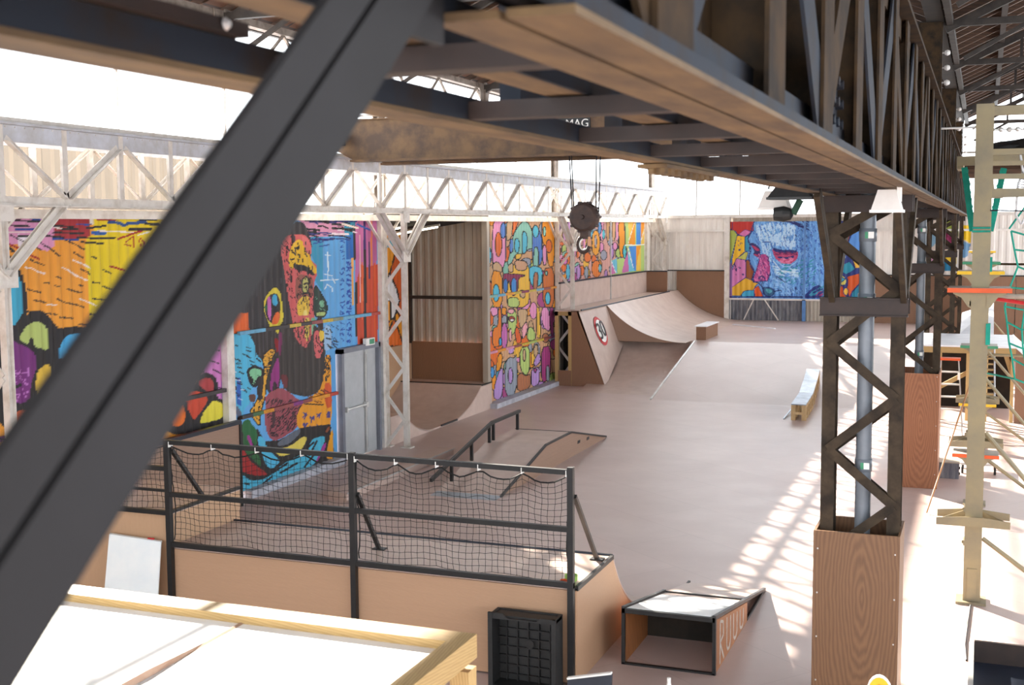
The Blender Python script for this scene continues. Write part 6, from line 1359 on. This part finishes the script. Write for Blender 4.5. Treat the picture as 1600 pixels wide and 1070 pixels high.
# far play ramp with timber frame
fr_ = thing('timber_ramp', 'timber framed ramp with white top and dark open underside', 'skate ramp', (-.2, 31, 0))
bx('top_sheet', 'skate_white', fr_, -1.4, .75, 29.7, 32.9, 1.70, 1.74); MB().add([(.75, 29.7, 1.70), (.75, 33.2, 1.70), (1.6, 33.2, .9), (1.6, 29.7, .9), (.75, 29.7, 1.74), (.75, 33.2, 1.74), (1.6, 33.2, .94), (1.6, 29.7, .94)], MB.BF).build('top_sheet', 'skate_white', fr_)
bx('front_beam', 'timber', fr_, -1.4, .75, 29.7, 29.78, 1.56, 1.70)
for x in (-1.35, -.9, -.3, .1, .65): bx('stud', 'timber_z', fr_, x, x+.07, 29.72, 29.8, 0, 1.56)
MB().bar((-1.2, 29.85, .55), (-.1, 29.85, 1.2), .1, .05).build('brace', 'timber', fr_); MB().bar((.55, 29.85, 1.5), (.75, 29.85, .9), .1, .05).build('brace', 'timber', fr_)
bx('back_panel', 'dark_void', fr_, -1.4, .75, 32.0, 32.04, 0, 1.70); MB().prism([(.75, 0), (3.2, 0), (3.2, 1.2), (1.6, .9), (.75, 1.70)], 'Y', 29.72, 29.76).build('side_panel', 'ply_panel_dark', fr_)  # dark back sheet paints in the shade of the open underside
MB().add([(-.5, 32.9, 1.74), (.3, 32.9, 1.74), (.3, 35.5, 2.4), (-.5, 35.5, 2.1), (-.5, 32.9, 1.7), (.3, 32.9, 1.7), (.3, 35.5, 2.36), (-.5, 35.5, 2.06)], MB.BF).build('upper_sheet', 'skate_white', fr_); bx('upper_wall', 'ply_panel_dark', fr_, -.5, .3, 35.4, 35.45, 0, 2.06)
# step ladder
ld = thing('step_ladder', 'aluminium step ladder with orange top tray', 'ladder', (-.62, 28.2, 0))
for s in (-1, 1):
    MB().bar((-.62+s*.18, 28.2, 1.55), (-.62+s*.3, 27.6, 0), .06, .025, (0, 1, 0)).build('front_rail', 'alu', ld); MB().bar((-.62+s*.18, 28.25, 1.55), (-.62+s*.28, 28.9, 0), .04, .025, (0, 1, 0)).build('rear_rail', 'steel_plate', ld)
for k_ in range(5): z = .25+k_*.26; f_ = 1-z/1.55; w = .18+.12*f_; bx('step', 'alu', ld, -.62-w, -.62+w, 28.2-.6*f_-.05, 28.2-.6*f_+.05, z, z+.03)
bx('top_tray', 'orange_paint', ld, -.84, -.40, 28.1, 28.35, 1.55, 1.6); bx('label', 'paint_white', ld, -.45, -.40, 27.98, 28.0, 1.15, 1.3)
# plank rung bridge
pr_ = thing('plank_bridge', 'hanging ladder bridge of pale planks between climbing posts', 'bridge', (.1, 29, 1.0))
for k_ in range(9): bx('plank', 'timber', pr_, -.05, .28, 26.1+k_*.36, 26.27+k_*.36, .952+k_*.085, .982+k_*.085)
for x in (-.06, .29): MB().tube((x, 26.1, .972), (x, 29.35, 1.74), .02, 6).build('side_rope', 'rope_white', pr_)
# boxes and odds on the floor
for (x, y, w, d, hh, nm, lb) in ((-.55, 22.95, .5, .4, .28, 'wooden_drawer', 'weathered grey wooden drawer box on the floor by the reddish casing'),):
    t = thing(nm, lb, 'box', (x, y, 0))
    bx('front', 'sheet_dirty', t, x-w/2, x+w/2, y-d/2, y-d/2+.02, .02, hh); bx('back', 'sheet_dirty', t, x-w/2, x+w/2, y+d/2-.02, y+d/2, .02, hh); bx('side', 'sheet_dirty', t, x-w/2, x-w/2+.02, y-d/2+.02, y+d/2-.02, .02, hh); bx('side', 'sheet_dirty', t, x+w/2-.02, x+w/2, y-d/2+.02, y+d/2-.02, .02, hh); bx('bottom', 'sheet_dirty', t, x-w/2, x+w/2, y-d/2, y+d/2, 0, .02); bx('lid', 'sheet_grey', t, x-w/2-.01, x+w/2+.01, y-d/2-.01, y+d/2+.01, hh, hh+.02)
    for z in (.1, .2): bx('corner_clip', 'black_metal', t, x+w/2, x+w/2+.02, y-d/2-.01, y-d/2+.05, z-.02, z+.02)
t = thing('trolley', 'low white trolley on black castors behind the tall climbing post', 'trolley', (.0, 23.6, 0))
bx('tray', 'alu', t, -.3, .35, 23.3, 23.9, .16, .2)
for x in (-.25, .3):
    for y in (23.35, 23.85): MB().lathe((x, y, .06), [(.01, -.02), (.06, -.02), (.06, .02), (.01, .02)], 'X', 12).box(x-.01, x+.01, y-.01, y+.01, .06, .16).build('castor', 'black_plastic', t)
t = thing('open_box', 'low open box with brown far side and metal corner strip on the floor', 'box', (.8, 12.4, 0))
bx('side', 'alu', t, -.03, .02, 11.0, 13.1, 0, .22); bx('side', 'plate_brown', t, .02, 1.8, 13.08, 13.12, 0, .24); bx('side', 'plate_brown', t, .02, 1.8, 11.0, 11.04, 0, .22); bx('bottom', 'navy', t, .02, 1.8, 11.04, 13.08, 0, .02)
cb = thing('floor_cable', 'thin brown cable running from the climbing post base to the open box', 'cable', (0, 14, 0))
MB().path([(-.03, 15.1, .01), (-.05, 14.4, .012), (-.07, 13.6, .012), (-.05, 13.12, .012)], .011, 6).build('cable', 'plate_brown', cb)
